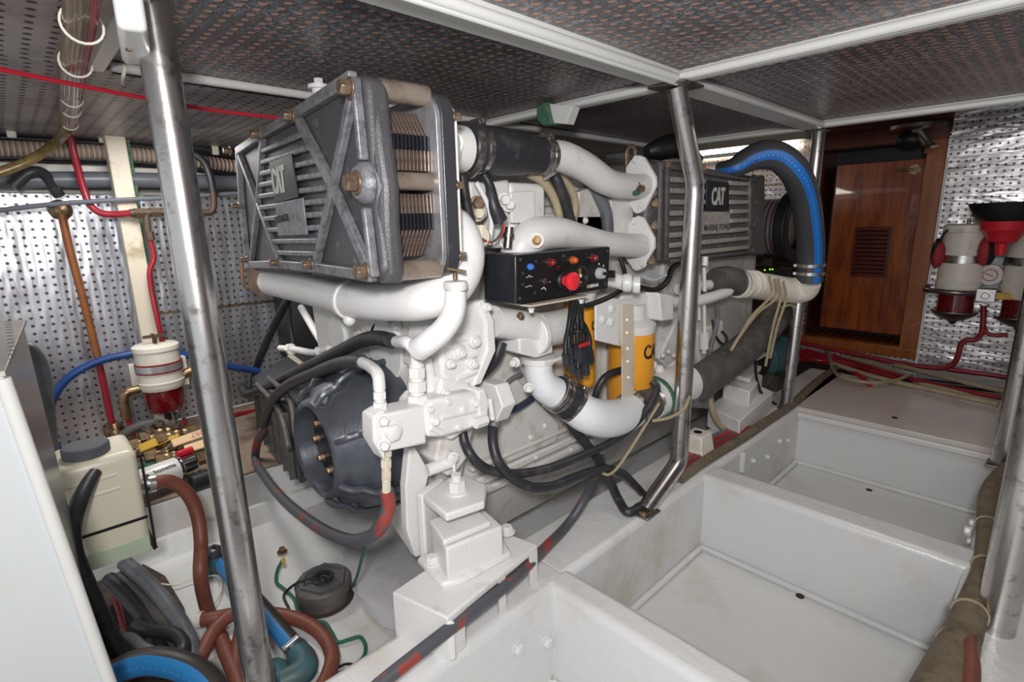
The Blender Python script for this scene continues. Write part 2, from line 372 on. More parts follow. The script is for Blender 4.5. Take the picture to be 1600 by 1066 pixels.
# casing
b = B(); b.box(DX1-.05, DX1+.03, WY-.018, WY+.05, DZ0, DZ1); b.box(DX0-.03, DX1+.03, WY-.018, WY+.05, DZ0-.055, DZ0); S('trim_4', b, 'teak_frame', bevel=.004)
b = B(); b.box(DX0-.06, DX1+.03, WY-.02, WY+.05, DZ1-.03, DZ1+.05); S('trim_5', b, 'teak_dark', bevel=.004)
# door leaf, louvre, handle
door = bpy.data.objects.new('door_1', None); C.objects.link(door); door.location = (-.78, WY+.17, DZ0); W[door.name] = V(door.location); struct(door)
YD = WY+.17
b = B(); b.box(DX0+.04, DX1-.005, YD, YD+.03, DZ0+.03, DZ1-.10); b.build('door_leaf', 'teak_door', door, bevel=.003)
lx0, lx1 = PY(1335, 400, YD).x, PY(1385, 400, YD).x; lz0, lz1 = PY(1360, 430, YD).z, PY(1360, 358, YD).z
b = B(); b.box(lx0-.012, lx1+.012, YD-.008, YD, lz0-.012, lz1+.012); b.build('louvre_frame', 'teak_dark', door, bevel=.002)
b = B()
for i in range(11):
    z = lz0+(lz1-lz0)*(i+.5)/11; b.hexa([V((lx0,YD-.018,z-.010)), V((lx1,YD-.018,z-.010)), V((lx1,YD-.008,z)), V((lx0,YD-.008,z)), V((lx0,YD-.018,z-.006)), V((lx1,YD-.018,z-.006)), V((lx1,YD-.008,z+.006)), V((lx0,YD-.008,z+.006))])
b.build('louvre_slats', 'teak_dark', door)
hp = PY(1430, 265, YD)
b = B(); b.ring(hp-V((0,.012,0)), (0,1,0), .0, .026, .012); b.cyl(hp-V((0,.03,0)), hp, .008); b.tube([hp-V((0,.03,0)), hp-V((.03,.032,0)), hp-V((.075,.03,.002))], .006); b.build('door_handle', 'brass', door)
# ceiling: perforated panels in a painted grid
CZ = .345
cx = [-2.62, -1.43, -.70, 1.30]; cy = [-1.2, 1.25, 2.31]
for i in range(3):
    for j in range(2):
        if i == 0: continue
        b = B(); b.box(cx[i], cx[i+1], (.19 if i == 1 and j == 0 else cy[j]), cy[j+1], CZ, CZ+.03); S('ceiling', b, 'perforated_ceiling')
b = B(); b.box(cx[0], cx[1], -1.2, 2.31, CZ-.02, CZ+.03); S('ceiling', b, 'perforated_ceiling_port')
b = B(); b.box(cx[1], -.775, -1.2, .19, CZ-.02, CZ+.03); S('ceiling', b, 'perforated_ceiling_port')
b = B(); b.box(-1.44, -.775, .185, .215, .322, CZ+.002); S('ceiling_beam', b, 'white_gloss', bevel=.003)
b = B(); b.box(-2.62, 1.3, 2.33, WY+.6, .52, .55); S('ceiling', b, 'perforated_ceiling')
b = B(); b.box(-2.62, 1.3, 2.325, 2.345, .34, .54); S('ceiling', b, 'trim_paint')
# grid members: flat flange with a raised half-round bead beside it
def beam_y(x, y0, y1, wd, z0=.318): 
    b = B(); b.box(x-wd/2, x+wd/2, y0, y1, z0, CZ+.002); b.cyl((x+wd/2+.006, y0, z0+.010), (x+wd/2+.006, y1, z0+.010), .010, seg=12); b.cyl((x-wd/2-.006, y0, z0+.012), (x-wd/2-.006, y1, z0+.012), .010, seg=12); return S('ceiling_beam', b, 'white_gloss', bevel=.003)
def beam_x(y, x0, x1, wd, z0=.320):
    b = B(); b.box(x0, x1, y-wd/2, y+wd/2, z0, CZ+.002); b.cyl((x0, y-wd/2-.006, z0+.010), (x1, y-wd/2-.006, z0+.010), .010, seg=12); return S('ceiling_beam', b, 'white_gloss', bevel=.003)
b = B(); b.box(-.775, -.70, -1.2, 2.31, .322, CZ+.002); b.cyl((-.700,-1.2,.326), (-.700,1.225,.326), .010, seg=12); b.cyl((-.694,1.28,.328), (-.694,2.3,.328), .009, seg=12); b.cyl((-.705,-1.2,.317), (-.705,1.235,.317), .006, seg=10); S('ceiling_beam', b, 'white_gloss', bevel=.003)
beam_y(-1.445, .225, 1.235, .018, .325); beam_y(-1.43, 1.33, 2.31, .018, .325)
beam_x(1.250, -.70, 1.3, .024); beam_x(1.285, -1.47, -.775, .024); beam_x(2.30, -.70, 1.3, .024); beam_x(2.32, -1.43, -.775, .016)
# far left overhead rails
b = B(); b.tube([V((-2.2,2.9,.33)), V((-1.05,2.9,.33))], .010, smooth=False); b.tube([V((-2.2,2.9,.29)), V((-1.25,2.9,.29)), V((-1.15,2.9,.33))], .010, smooth=False); S('trim_6', b, 'white_gloss')
# ------------------------------------------------------------------ floor bays, stringers and frames
ST = -.80; FZ = -1.05
def rounded_beam(name, x0, x1, y0, y1, z0, z1, bev=.018): b = B(); b.box(x0, x1, y0, y1, z0, z1); return S(name, b, 'white_bilge_paint', bevel=bev, seg=4)
rounded_beam('hull_stringer', -.875, -.695, .80, 3.05, FZ-.05, ST)
rounded_beam('hull_stringer', -.825, -.690, -.9, .83, FZ-.05, ST, .02)
rounded_beam('hull_stringer', -.06, .22, -.6, 3.2, FZ-.05, ST-.005)
rounded_beam('hull_frame', -.72, -.03, .765, .840, FZ-.05, ST)
rounded_beam('hull_frame', -.72, -.03, 1.495, 1.595, FZ-.05, ST-.002)
b = B(); b.box(-.745, -.06, 2.36, 2.42, FZ-.05, ST-.02); S('hull_frame', b, 'white_bilge_paint', bevel=.01, seg=3)
b = B(); b.box(-.76, -.055, 2.352, 3.03, ST-.022, ST); S('floor_platform', b, 'platform_paint', bevel=.004)
b = B(); b.box(-.745, -.06, 2.345, 2.37, ST-.045, ST-.022); S('trim_7', b, 'white_bilge_paint', bevel=.004)
b = B(); b.box(-1.9, 1.3, 3.0, 4.0, -.95, -.86); S('floor_aft', b, 'dirty_dark')
b = B(); b.box(-.06, 1.3, -.9, 3.4, -1.10, -.88); S('floor_starboard', b, 'white_bilge_paint')
def bay(y0, y1):
    b = B(); b.box(-.70, -.05, y0, y1, FZ-.03, FZ-.006); S('floor', b, 'white_bilge_paint')
    b = B(); b.box(-.672, -.075, y0+.03, y1-.03, FZ-.010, FZ); S('floor_panel', b, 'white_bilge_paint', bevel=.003)
    b = B(); r = .010
    for p, q in (((-.686,y0+.012,FZ), (-.686,y1-.012,FZ)), ((-.686,y1-.012,FZ), (-.06,y1-.012,FZ)), ((-.686,y0+.012,FZ), (-.06,y0+.012,FZ))): b.cyl(p, q, r, seg=10)
    S('trim_8', b, 'white_bilge_paint')
bay(.838, 1.497); bay(1.594, 2.362); bay(-.6, .768)
for px, py, z, r in ((1250, 932, FZ, .011), (1358, 766, FZ, .011), (1398, 653, ST, .011), (1103, 855, FZ, .003), (1233, 905, FZ, .003)):
    p = PZ(px, py, z); b = B(); b.lathe(p+V((0,0,-.004)), (0,0,1), [(0, r), (.0055, r)], 20); S('trim_9', b, 'black')
# port side liner: ledge, step and liner floor
LZ = -.80
b = B(); b.box(WX, -1.80, -1.2, WY, LZ-.03, LZ); S('floor_ledge', b, 'ledge_brown', bevel=.006)
b = B(); b.hexa([V((-1.83,-1.2,-1.05)), V((-1.77,-1.2,-1.05)), V((-1.77,3.4,-1.05)), V((-1.83,3.4,-1.05)), V((-1.83,-1.2,LZ-.012)), V((-1.795,-1.2,LZ-.012)), V((-1.795,3.4,LZ-.012)), V((-1.83,3.4,LZ-.012))]); S('hull_frame', b, 'white_bilge_paint')
b = B()
nx, ny = 26, 60
g = []
for i in range(nx+1):
    row = []
    for j in range(ny+1):
        x = -1.80+(.94)*i/nx; y = -1.0+4.3*j/ny
        z = -.966+.003*math.sin(y*7)+.002*math.sin(x*9)+(.05 if x < -1.74 else 0)+max(0, (x+.96))*.35
        row.append(b.bm.verts.new(V((x, y, z))))
    g.append(row)
for i in range(nx):
    for j in range(ny): b.bm.faces.new((g[i][j], g[i+1][j], g[i+1][j+1], g[i][j+1]))
S('floor_liner', b, 'white_bilge_paint')
# bolts through the stringer
def bolt_at(px, py, x, r=.013, ax=(1,0,0)):
    p = PX(px, py, x); b = B(); b.bolt(p, ax, r, .012); return struct(b.build('hull_bolt', 'white_bilge_paint', bevel=.002))
for px, py in ((808, 1013), (853, 1003)): bolt_at(px, py, -.690)
for px, py in ((1175, 720), (1197, 714), (1216, 689), (1229, 688)): bolt_at(px, py, -.695, .010)
b = B(); p = PX(1160, 722, -.69); b.cyl(p+V((0,0,-.04)), p+V((0,0,.035)), .010); S('trim_10', b, 'white_bilge_paint', bevel=.004)
# ================================================================== THE ENGINE
def rp(p, px): q = cam.matrix_world.inverted() @ p; return px*(-q.z)/F      # size of px pixels at p, in metres
ENG = thing('marine_engine', 'large white-painted marine diesel engine with two grey finned coolers, bolted on the white stringer', 'engine', (-1.17, 1.4, -.86))
def E(name, b, m, parent=None, **k): return b.build(name, m, parent or ENG, **k)
XP, YP, ZP = V((1,0,0)), V((0,1,0)), V((0,0,1))
# --- block, heads, pan
b = B(); b.box(-1.42, -.955, .70, 2.30, -.625, -.10); b.box(-1.42, -.93, .70, 2.30, -.645, -.622)
for y in (.98, 1.30, 1.62, 1.94): b.box(-.956, -.935, y-.015, y+.015, -.62, -.14)
b.box(-.956, -.930, .74, 1.20, -.60, -.585)
E('engine_block', b, 'engine_white_dull', bevel=.006)
b = B(); b.box(-1.40, -.99, .72, 2.28, -.10, .04); b.box(-1.38, -1.01, .74, 2.26, .04, .12); E('cylinder_head', b, 'engine_white_dull', bevel=.012, seg=3)
b = B(); b.box(-.99, -.93, .80, 1.36, -.06, .02); b.box(-.955, -.90, .86, .98, -.02, .09); E('inlet_manifold', b, 'engine_white', bevel=.01, seg=3)
b = B(); 
def ringx(x0, x1, y0, y1, z): return [V((x0,y0,z)), V((x1,y0,z)), V((x1,y1,z)), V((x0,y1,z))]
b.loft([ringx(-1.42,-.925,.70,2.3,-.652), ringx(-1.42,-.925,.70,2.3,-.672), ringx(-1.38,-.955,.74,2.26,-.68), ringx(-1.34,-1.02,.80,2.2,-.86)]); E('oil_pan', b, 'engine_white_dull', bevel=.006)
for i in range(9):
    b = B(); b.bolt(V((-.925, .78+i*.165, -.648)), -ZP, .008, .010); b.bolt(V((-.932, .80+i*.165, -.634)), XP, .006, .006); E('pan_bolt', b, 'engine_white')
b = B(); b.prism([V((-1.46,.62,-.62)), V((-.93,.62,-.62)), V((-.86,.62,-.44)), V((-.86,.62,-.12)), V((-1.0,.62,.06)), V((-1.40,.62,.06)), V((-1.5,.62,-.2))], (0,.08,0)); E('front_cover', b, 'engine_white_dull', bevel=.008)
b = B()
for px, py, r in ((535, 520, .050), (612, 545, .075), (588, 500, .03)): b.cyl(PY(px, py, .63), PY(px, py, .63)-V((0,.02,0)), r)
b.tube(Q((470,480,'y',.70),(520,560,'y',.66),(590,640,'y',.64),(650,690,'y',.64)), .012); E('cover_boss', b, 'engine_white', bevel=.004)
for px, py in ((640,560),(655,612),(560,520),(622,508),(668,520),(596,570)):
    b = B(); b.bolt(PY(px, py, .615), -YP, .009, .012); E('cover_bolt', b, 'engine_white')
# --- lower front bell housing with round opening, charcoal
BC = PY(492, 703, .44); BC.z += .0
b = B(); b.lathe(BC, YP, [(0,.100),(-.006,.106),(0,.116),(.02,.120),(.035,.140),(.06,.148),(.075,.166),(.12,.176),(.20,.183),(.215,.192),(.235,.192),(.235,.085),(.10,.080),(.015,.097),(0,.100)], 48, False); E('bell_housing', b, 'bell_grey', sharp=50)
for k in range(7):
    a = math.radians(25+k*360/7); e = lambda r, t: BC+V((math.cos(a)*r, t, math.sin(a)*r))
    b = B(); b.tube([e(.119,.004), e(.139,.020), e(.150,.045), e(.166,.060), e(.181,.09), e(.186,.14), e(.190,.21)], .0085, seg=8); E('bell_rib', b, 'bell_grey')
b = B(); b.lathe(BC+V((0,.034,0)), YP, [(0,.0),(0,.03),(.004,.088),(.03,.088)], 32); E('flywheel_disc', b, 'fin_black')
for k in range(8):
    a = 2*math.pi*k/8; b = B(); b.bolt(BC+V((math.cos(a)*.062, .036, math.sin(a)*.062)), -YP, .009, .012); E('flywheel_bolt', b, 'worn_bolt')
for px, py in ((636,712),(637,744),(635,769)):
    b = B(); b.bolt(PY(px, py, .655), V((.6,-.8,0)), .010, .012); E('bell_bolt', b, 'steel')
# dusty gearbox casing to the left of the bell
b = B(); b.hexa(Q((405,690,'y',.62),(470,760,'y',.50),(560,700,'y',.66),(470,640,'y',.80))+Q((392,590,'y',.62),(455,640,'y',.50),(590,590,'y',.66),(470,545,'y',.82))); E('gear_casing', b, 'charcoal_smooth', bevel=.012, seg=3)
for k in range(6):
    t = k/5; b = B(); p0 = PY(402+t*48, 600+t*45, .60-.09*t); p1 = PY(410+t*52, 680+t*68, .60-.09*t); b.bar(p0, p1, .010, .016, V((-.3,-1,0))); E('casing_rib', b, 'rubber_dusty')
b = B(); b.tube(Q((402,600,'y',.58),(440,650,'y',.50),(452,700,'y',.47)), .008, seg=8); b.tube(Q((420,590,'y',.58),(455,630,'y',.50),(462,680,'y',.455)), .008, seg=8); E('casing_strut', b, 'rubber_dusty')
# --- front charge-air cooler -------------------------------------------------
yw = math.radians(5.0); O1 = PY(582, 438, .42); R1 = V((math.cos(yw), -math.sin(yw), 0)); N1 = V((-math.sin(yw), -math.cos(yw), 0))
def F1(px, py, off=0): return PP(px, py, O1, N1)+N1*off
def L1(u, v, wv): return O1+R1*u+ZP*v+N1*wv
CO = E('charge_air_cooler', B().prism([F1(*p, -.014) for p in ((364,240),(372,229),(405,208),(455,174),(533,119),(545,114),(553,118),(558,140),(567,255),(575,290),(573,325),(586,425),(582,439),(572,442),(480,428),(388,424),(378,416),(372,330))], -N1*.040), 'charcoal_casting', bevel=.010, seg=4)
CO['label'] = 'charcoal ribbed front cover of the cooler'
b = B()
def rib(pts, wd=.012, h=.014):
    P = [F1(*p, -.014) for p in pts]
    for p, q in zip(P, P[1:]): b.bar(p, q, wd, h, N1)
rib([(368,237),(406,210),(458,178),(546,120)], .020, .016); rib([(549,120),(562,250)], .012, .016); rib([(567,325),(580,434)], .012, .016)
rib([(578,432),(490,419),(435,414),(382,414)], .020, .016); rib([(369,238),(375,325),(384,414)], .014, .016)
rib([(460,184),(515,292),(574,428)], .020); rib([(547,134),(515,292),(489,414)], .018)
rib([(370,241),(399,318),(434,410)], .016); rib([(406,212),(399,318),(389,412)], .014)
b.build('cover_rib', 'charcoal_edge', CO, bevel=.003)
for i in range(10):
    ly = 237+i*17.6; ry = 207+i*21.2
    lx = 405-6*(ly-214)/104 if ly < 318 else 399+34*(ly-318)/92
    rx = 462+53*(ry-186)/106 if ry < 292 else 515-26*(ry-292)/120
    b = B(); b.bar(F1(lx, ly, -.014), F1(rx, ry, -.014), .0115, .012, N1); b.build('cover_slat', 'charcoal_edge', CO, bevel=.003)
b = B(); b.prism([F1(*p, -.002) for p in ((421,254),(456,240),(466,309),(430,317))], N1*.003); b.build('badge_plate', 'fin_black', CO, bevel=.001)
b = B(); b.prism([F1(*p, -.004) for p in ((430,319),(472,309),(479,367),(434,369))], N1*.004); b.build('name_plate', 'charcoal_edge', CO, bevel=.001)
b = B(); o = F1(429, 303, .0012); hh = (F1(426, 264)-F1(429, 303)).length; text_bm(b, 'CAT', o, (F1(457,296)-F1(429,303)), ZP+R1*.02, hh, .0022, .62, .03)
b.build('badge_lettering', 'print_light', CO)
b = B(); text_bm(b, 'MARINE POWER', F1(431, 349, .0002), F1(471, 340)-F1(431, 349), ZP, .0150, .0016, .66, .02); b.build('name_lettering', 'fin_black', CO)
for px, py, r in ((548,138,.0125),(457,181,.011),(405,210,.010),(361,236,.009),(572,424,.0115),(487,413,.009),(435,410,.009),(387,406,.008),(374,322,.008)):
    b = B(); b.bolt(F1(px, py, 0), N1, r, .016); b.build('cooler_bolt', 'worn_bolt', CO, bevel=.001)
p = F1(560, 286, -.014); b = B(); b.lathe(p, N1, [(0,.034),(.010,.032),(.018,.024),(.018,0)], 32, True); b.build('bolt_boss', 'charcoal_edge', CO)
b = B(); b.bolt(p+N1*.017, N1, .0145, .016); b.build('cooler_bolt', 'worn_bolt', CO, bevel=.001)
# side cheek of the cover: the deep rounded flank behind the bolts
b = B(); rings = []
for v0, u0, u1 in ((-.008,-.03,.004),(.010,-.03,.014),(.09,-.03,.010),(.145,-.03,.016),(.20,-.03,.006),(.285,-.04,-.004),(.305,-.05,-.020)):
    rings.append([L1(u0, v0, -.020), L1(u1-.010, v0, -.018), L1(u1, v0, -.028), L1(u1+.001, v0, -.046), L1(u1-.006, v0, -.054), L1(u0, v0, -.054)])
b.loft(rings); b.build('cover_flank', 'charcoal_casting', CO, bevel=.004)
zf = lambda px, py: PX(px, py, -.785).z-O1.z
vb0, vb1, vt0, vt1 = zf(637,402), zf(637,304), zf(637,268), zf(632,172)
for g, (v0, v1) in enumerate(((vb0, vb1), (vt0, vt1))):
    h_ = v1-v0
    for k in range(10):
        wq = -.059-k*.0070
        pr = [(-.54,0), (-.045,0), (-.014,.42), (-.012,.55), (-.014,1), (-.54,1)] if g == 0 else [(-.54,0), (-.014,0), (-.012,.45), (-.014,.58), (-.045,1), (-.54,1)]
        b = B(); b.prism([L1(u, v0+h_*t, wq) for u, t in pr], -N1*.0016); b.build('cooling_fin', 'copper_fin', CO)
        t0, t1 = (.44, .70) if g == 0 else (.34, .58)
        b = B(); b.prism([L1(u, v0+h_*t, wq+.0012) for u, t in ((-.3,t0), (-.0105,t0), (-.0105,t1), (-.3,t1))], -N1*.0040); b.build('fin_spacer', 'fin_black', CO)
b = B(); b.hexa([L1(-.54,vb0+.002,-.055), L1(-.07,vb0+.002,-.055), L1(-.07,vb0+.002,-.126), L1(-.54,vb0+.002,-.126), L1(-.54,vt1-.002,-.055), L1(-.07,vt1-.002,-.055), L1(-.07,vt1-.002,-.126), L1(-.54,vt1-.002,-.126)]); b.build('cooler_core', 'fin_black', CO)
for px, py, r, u in ((640,421,.0165,-.010),(642,285,.0145,-.010),(625,146,.0165,-.022)):
    v = zf(px, py); b = B(); b.cyl(L1(u, v, -.045), L1(u, v, -.130), r, seg=24); b.build('tie_tube', 'brushed_brown_steel', CO)
def rrect(u0, u1, v0, v1, wv, r, n=6):
    out = []
    for cu, cv, a0 in ((u1-r, v0+r, -90), (u1-r, v1-r, 0), (u0+r, v1-r, 90), (u0+r, v0+r, 180)):
        for i in range(n+1): a = math.radians(a0+90*i/n); out.append(L1(cu+r*math.cos(a), cv+r*math.sin(a), wv))
    return out
vE = zf(672,150)
b = B(); b.prism(rrect(-.58, .012, -.006, vE, -.126, .045), -N1*.009); b.build('end_plate', 'bright_plate', CO, bevel=.001)
b = B(); b.prism(rrect(-.58, .014, -.010, vE+.004, -.135, .045), -N1*.026); b.build('tube_plate', 'charcoal_smooth', CO, bevel=.002)
b = B(); b.prism(rrect(-.56, .010, .0, vE-.008, -.161, .04), -N1*.008); b.build('header_flange', 'engine_white', CO, bevel=.002)
for v in (.03, .15, .26):
    b = B(); b.bolt(L1(.006, v, -.165), V((.7,.7,0)), .007, .010); b.build('flange_bolt', 'worn_bolt', CO)
p = PY(499, 140, .56); b = B(); b.cyl(p-V((0,0,.05)), p, .016); b.ring(p, ZP, 0, .024, .008); b.hexn(p+V((0,0,.008)), ZP, .010, .014); b.build('vent_plug', 'engine_white', CO, bevel=.001)
# --- aft charge-air cooler on the engine's flank ------------------------------
XF = -.87
def F2(px, py, off=0): return PX(px, py, XF)+XP*off
c = [F2(1030,410), F2(1190,399), F2(1190,277), F2(1034,250)]
b = B(); b.hexa([c[0]-XP*.24, c[0], c[1], c[1]-XP*.24, c[3]-XP*.24, c[3], c[2], c[2]-XP*.24]); C2 = E('charge_air_cooler', b, 'cooler_aft_grey', bevel=.010, seg=3)
C2['label'] = 'taupe-grey ribbed cooler cover further aft'
ly = [280.5,298,316,333.7,350,368,384,399.5]
for i, y in enumerate(ly):
    ry = 288+i*14.0
    segs = [(1041, 1098), (1135, 1166)] if 0 < i < 3 or i == 0 else [(1041, 1090), (1138, 1166)] if i in (3, 4, 5) else [(1041, 1166)]
    for a0, a1 in segs:
        f = lambda x: y+(ry-y)*(x-1041)/125
        b = B(); b.bar(F2(a0, f(a0)), F2(a1, f(a1)), .016, .012, XP); b.build('cover_slat', 'cooler_aft_rib', C2, bevel=.004)
b = B(); b.prism([F2(*q) for q in ((1099,282),(1134,286),(1134,329),(1098,328))], XP*.013); b.build('badge_plate', 'fin_black', C2, bevel=.002)
b = B(); b.prism([F2(*q) for q in ((1090,331),(1137,331),(1137,364),(1090,367))], XP*.010); b.build('name_plate', 'cooler_aft_rib', C2, bevel=.002)
b = B(); o = F2(1105, 320, .0135); text_bm(b, 'CAT', o, F2(1129,319)-F2(1105,320), ZP, (F2(1105,293)-F2(1105,320)).length, .002, .62, .03); b.build('badge_lettering', 'print_light', C2)
b = B(); text_bm(b, 'MARINE POWER', F2(1095, 361, .0105), F2(1132,359)-F2(1095,361), ZP, .022, .001, .95, .01); b.build('name_lettering', 'charcoal_casting', C2)
b = B(); b.bar(F2(1044,262), F2(1166,281), .012, .014, XP); b.bar(F2(1044,408), F2(1166,394), .012, .012, XP); b.bar(F2(1040,262), F2(1038,408), .02, .012, XP); b.build('cover_rim', 'cooler_aft_grey', C2, bevel=.003)
b = B(); b.hexa([F2(1167,396)-XP*.24, F2(1167,396,.014), F2(1190,399,.014), F2(1190,399)-XP*.24, F2(1167,278)-XP*.24, F2(1167,278,.014), F2(1190,275,.014), F2(1190,275)-XP*.24]); b.build('end_cover', 'cooler_aft_grey', C2, bevel=.006)
b = B(); q0, q1 = PY(1012, 250, 1.40), PY(1012, 416, 1.40); b.box(XF-.20, XF-.005, 1.395, 1.46, q1.z, q0.z); b.build('header_tank', 'cooler_aft_grey', C2, bevel=.02, seg=4)
for px, py in ((1045,258),(1100,262),(1022,300),(1026,318),(1024,353),(1020,408)):
    b = B(); b.bolt(F2(px, py, -.01), V((.7,-.7,0)), .012, .014); b.build('cooler_bolt', 'worn_bolt', C2)
for px, py in ((1171,280),(1172,317),(1170,352),(1168,392)):
    b = B(); b.bolt(F2(px, py, .012), XP, .013, .014); b.build('cooler_bolt', 'charcoal_casting', C2)
for px, py in ((1191,280),(1191,315),(1190,352)):
    b = B(); b.bolt(F2(px, py, -.01), YP, .014, .02); b.build('cooler_bolt', 'worn_bolt', C2)
p = PX(986, 236, -.93); b = B(); b.tube([p+V((-.012,0,-.05)), p+V((-.014,0,0)), p+V((0,0,.014)), p+V((.014,0,0)), p+V((.012,0,-.05))], .006, seg=8); E('lifting_eye', b, 'worn_bolt')
# --- white charge-air pipework between the coolers
def pipe(name, pts, rpx, m='engine_white', seg=24, **k):
    P = Q(*pts); r = [rp(P[0], rpx[0]), rp(P[-1], rpx[1])] if len(rpx) == 2 else [rp(p, q) for p, q in zip(P, rpx)]
    b = B(); b.tube(P, r, seg, **k); return E(name, b, m), P, r
p = PX(705, 232, -.855); b = B(); b.cyl(p-YP*.035, p-YP*.012, .054, .050, 28); b.cyl(p-YP*.012, p+YP*.03, .044, seg=28); E('outlet_flange', b, 'engine_white', bevel=.003)
b = B(); b.bolt(PX(705,224,-.815), V((.8,-.5,0)), .011, .012); b.ring(PX(705,224,-.817), V((.8,-.5,0)), 0, .022, .004); E('flange_bolt', b, 'engine_white')
_, Pq, rq = pipe('hose_coupling', [(722,230,'x',-.862),(790,238,'x',-.866),(852,244,'x',-.87)], (37, 35.5, 26), 'rubber', 32)
def clamps(specs):
    for px, py, x, r, ax, scr, wd in specs:
        b = B(); clamp(b, PX(px, py, x), ax, r, wd, scr); E('hose_clamp', b, 'steel')
ax = (Pq[1]-Pq[0]).normalized()
clamps([(730,231,-.862,rq[0]*1.01,ax,(.5,0,-1),.016),(746,233,-.863,rq[0]*1.0,ax,(0,0,1),.012)])
ax = (Pq[2]-Pq[1]).normalized(); clamps([(846,243,-.87,rq[2]*1.06,ax,(.4,0,1),.024),(851,244,-.87,rq[2]*1.06,ax,(.4,0,-1),.014)])
pipe('charge_air_pipe', [(846,244,'x',-.87),(880,246,'x',-.87),(915,262,'x',-.87),(950,285,'x',-.872),(980,291,'x',-.875),(1003,291,'x',-.88)], (24,24,22.5,20.5,19,18.5))
pipe('charge_air_pipe', [(806,415,'x',-.90),(812,390,'x',-.885),(832,370,'x',-.875),(868,364,'x',-.872),(905,370,'x',-.872),(950,381,'x',-.875),(1003,384,'x',-.88)], (27,28,28,25,20,18.5,18))
def dflange(pts, yv, m='engine_white'):
    b = B(); b.prism([PY(a, c_, yv) for a, c_ in pts], (0,.016,0)); return E('pipe_flange', b, m, bevel=.004, seg=3)
dflange(((977,262),(985,250),(997,242),(1006,246),(1023,276),(1024,290),(1006,328),(996,334),(986,326),(976,312)), 1.372)
dflange(((976,358),(984,346),(995,337),(1004,340),(1021,372),(1021,388),(1002,420),(993,424),(984,415),(975,402)), 1.372)
for px, py in ((994,250),(995,327),(1005,321),(992,346),(1005,412),(993,416)):
    b = B(); b.bolt(PY(px, py, 1.372), -YP, .009, .008); E('flange_bolt', b, 'engine_white')
b = B(); b.bolt(PX(838,376,-.832), V((.8,-.6,.1)), .009, .010); E('plug', b, 'brass'); b = B(); b.ring(PX(838,376,-.835), V((.8,-.6,.1)), 0, .017, .003); E('plug_washer', b, 'engine_white')
b = B(); b.bolt(PX(996,296,-.845), V((1,-.2,.1)), .010, .018); E('plug', b, 'worn_bolt'); b = B(); b.ring(PX(992,295,-.85), V((1,-.2,.1)), 0, .019, .008); E('plug_washer', b, 'corroded_green')
# big elbow and long pipe under the front cooler
pipe('coolant_pipe', [(690,342,'y',.615),(712,352,'y',.64),(728,378,'y',.645),(729,415,'y',.63),(708,448,'y',.59),(672,466,'y',.555),(620,472,'y',.54),(548,469,'y',.535)], (24,26,26,27,30,32,30,29), seg=32)
pipe('coolant_pipe', [(548,469,'y',.535),(480,452,'y',.545),(425,440,'y',.555)], (26,24,22), seg=32)
b = B(); c_ = PY(548,469,.535); d_ = (PY(480,452,.545)-c_).normalized(); b.ring(c_-d_*.012, d_, .03, .0445, .022, 36); b.ball(PY(546,500,.52), .014, (1,1,1)); E('pipe_collar', b, 'engine_white', bevel=.005, seg=3)
b = B(); c_ = PY(456,447,.548); b.ring(c_, d_, .034, .0395, .005, 36); E('pipe_collar', b, 'white_gloss')
b = B(); p = PY(705,350,.60); b.bolt(p, V((.5,-.85,0)), .012, .012); b.ring(p, V((.5,-.85,0)), 0, .022, .004); E('flange_bolt', b, 'engine_white')
# filler neck with T-handle cap
_, Pn, rn = pipe('filler_neck', [(712,455,'x',-.735),(709,487,'x',-.735),(694,514,'x',-.75),(668,536,'x',-.775),(655,545,'x',-.80)], (17,18,18.5,19,19), seg=28)
b = B(); t_ = PX(712,452,-.735); b.lathe(t_-ZP*.002, ZP, [(0,.0195),(.004,.0215),(.012,.0215),(.016,.0195),(.017,0)], 28); E('filler_cap', b, 'engine_white_dull')
b = B(); b.cyl(t_+ZP*.016, t_+ZP*.030, .004); b.bar(t_+ZP*.030+V((-.016,-.006,.004)), t_+ZP*.030+V((.018,.010,-.002)), .007, .005, ZP); E('t_handle', b, 'worn_bolt', bevel=.0015)
b = B(); b.hexa(Q((412,560,'y',.88),(500,560,'y',.88),(520,545,'y',1.3),(450,545,'y',1.3))+Q((412,425,'y',.88),(500,425,'y',.88),(520,425,'y',1.3),(450,425,'y',1.3))); E('dark_casing', b, 'black', bevel=.03, seg=4)  # plain black block filling the gap under the front cooler's left end
b = B(); b.hexa([PY(*q_, .60) for q_ in ((388,452),(420,470),(420,470),(388,452))][:2]+[PY(*q_, .66) for q_ in ((420,470),(388,452))]+[PY(*q_, .60) for q_ in ((386,418),(425,425))]+[PY(*q_, .66) for q_ in ((425,425),(386,418))]); E('support_bracket', b, 'dirty_dark', bevel=.002)
b = B(); b.bar(PY(379,410,.60), PY(382,450,.60), .012, .004, -YP); E('bracket_edge', b, 'rust_bracket')
b = B(); b.tube(Q((438,544,'y',.60),(460,546,'y',.60),(492,551,'y',.60),(515,545,'y',.60)), .010); b.hexn(PY(455,546,.60)-XP*.015, XP, .018, .022); b.hexn(PY(500,550,.60)-XP*.01, XP, .016, .02); E('drain_fitting', b, 'engine_white', bevel=.001)
b = B(); b.hexa([PY(*q_, .60) for q_ in ((448,556),(470,572),(476,568),(456,553))]+[PY(*q_, .585) for q_ in ((448,556),(470,572),(476,568),(456,553))]); E('fitting_bracket', b, 'aged_cream')
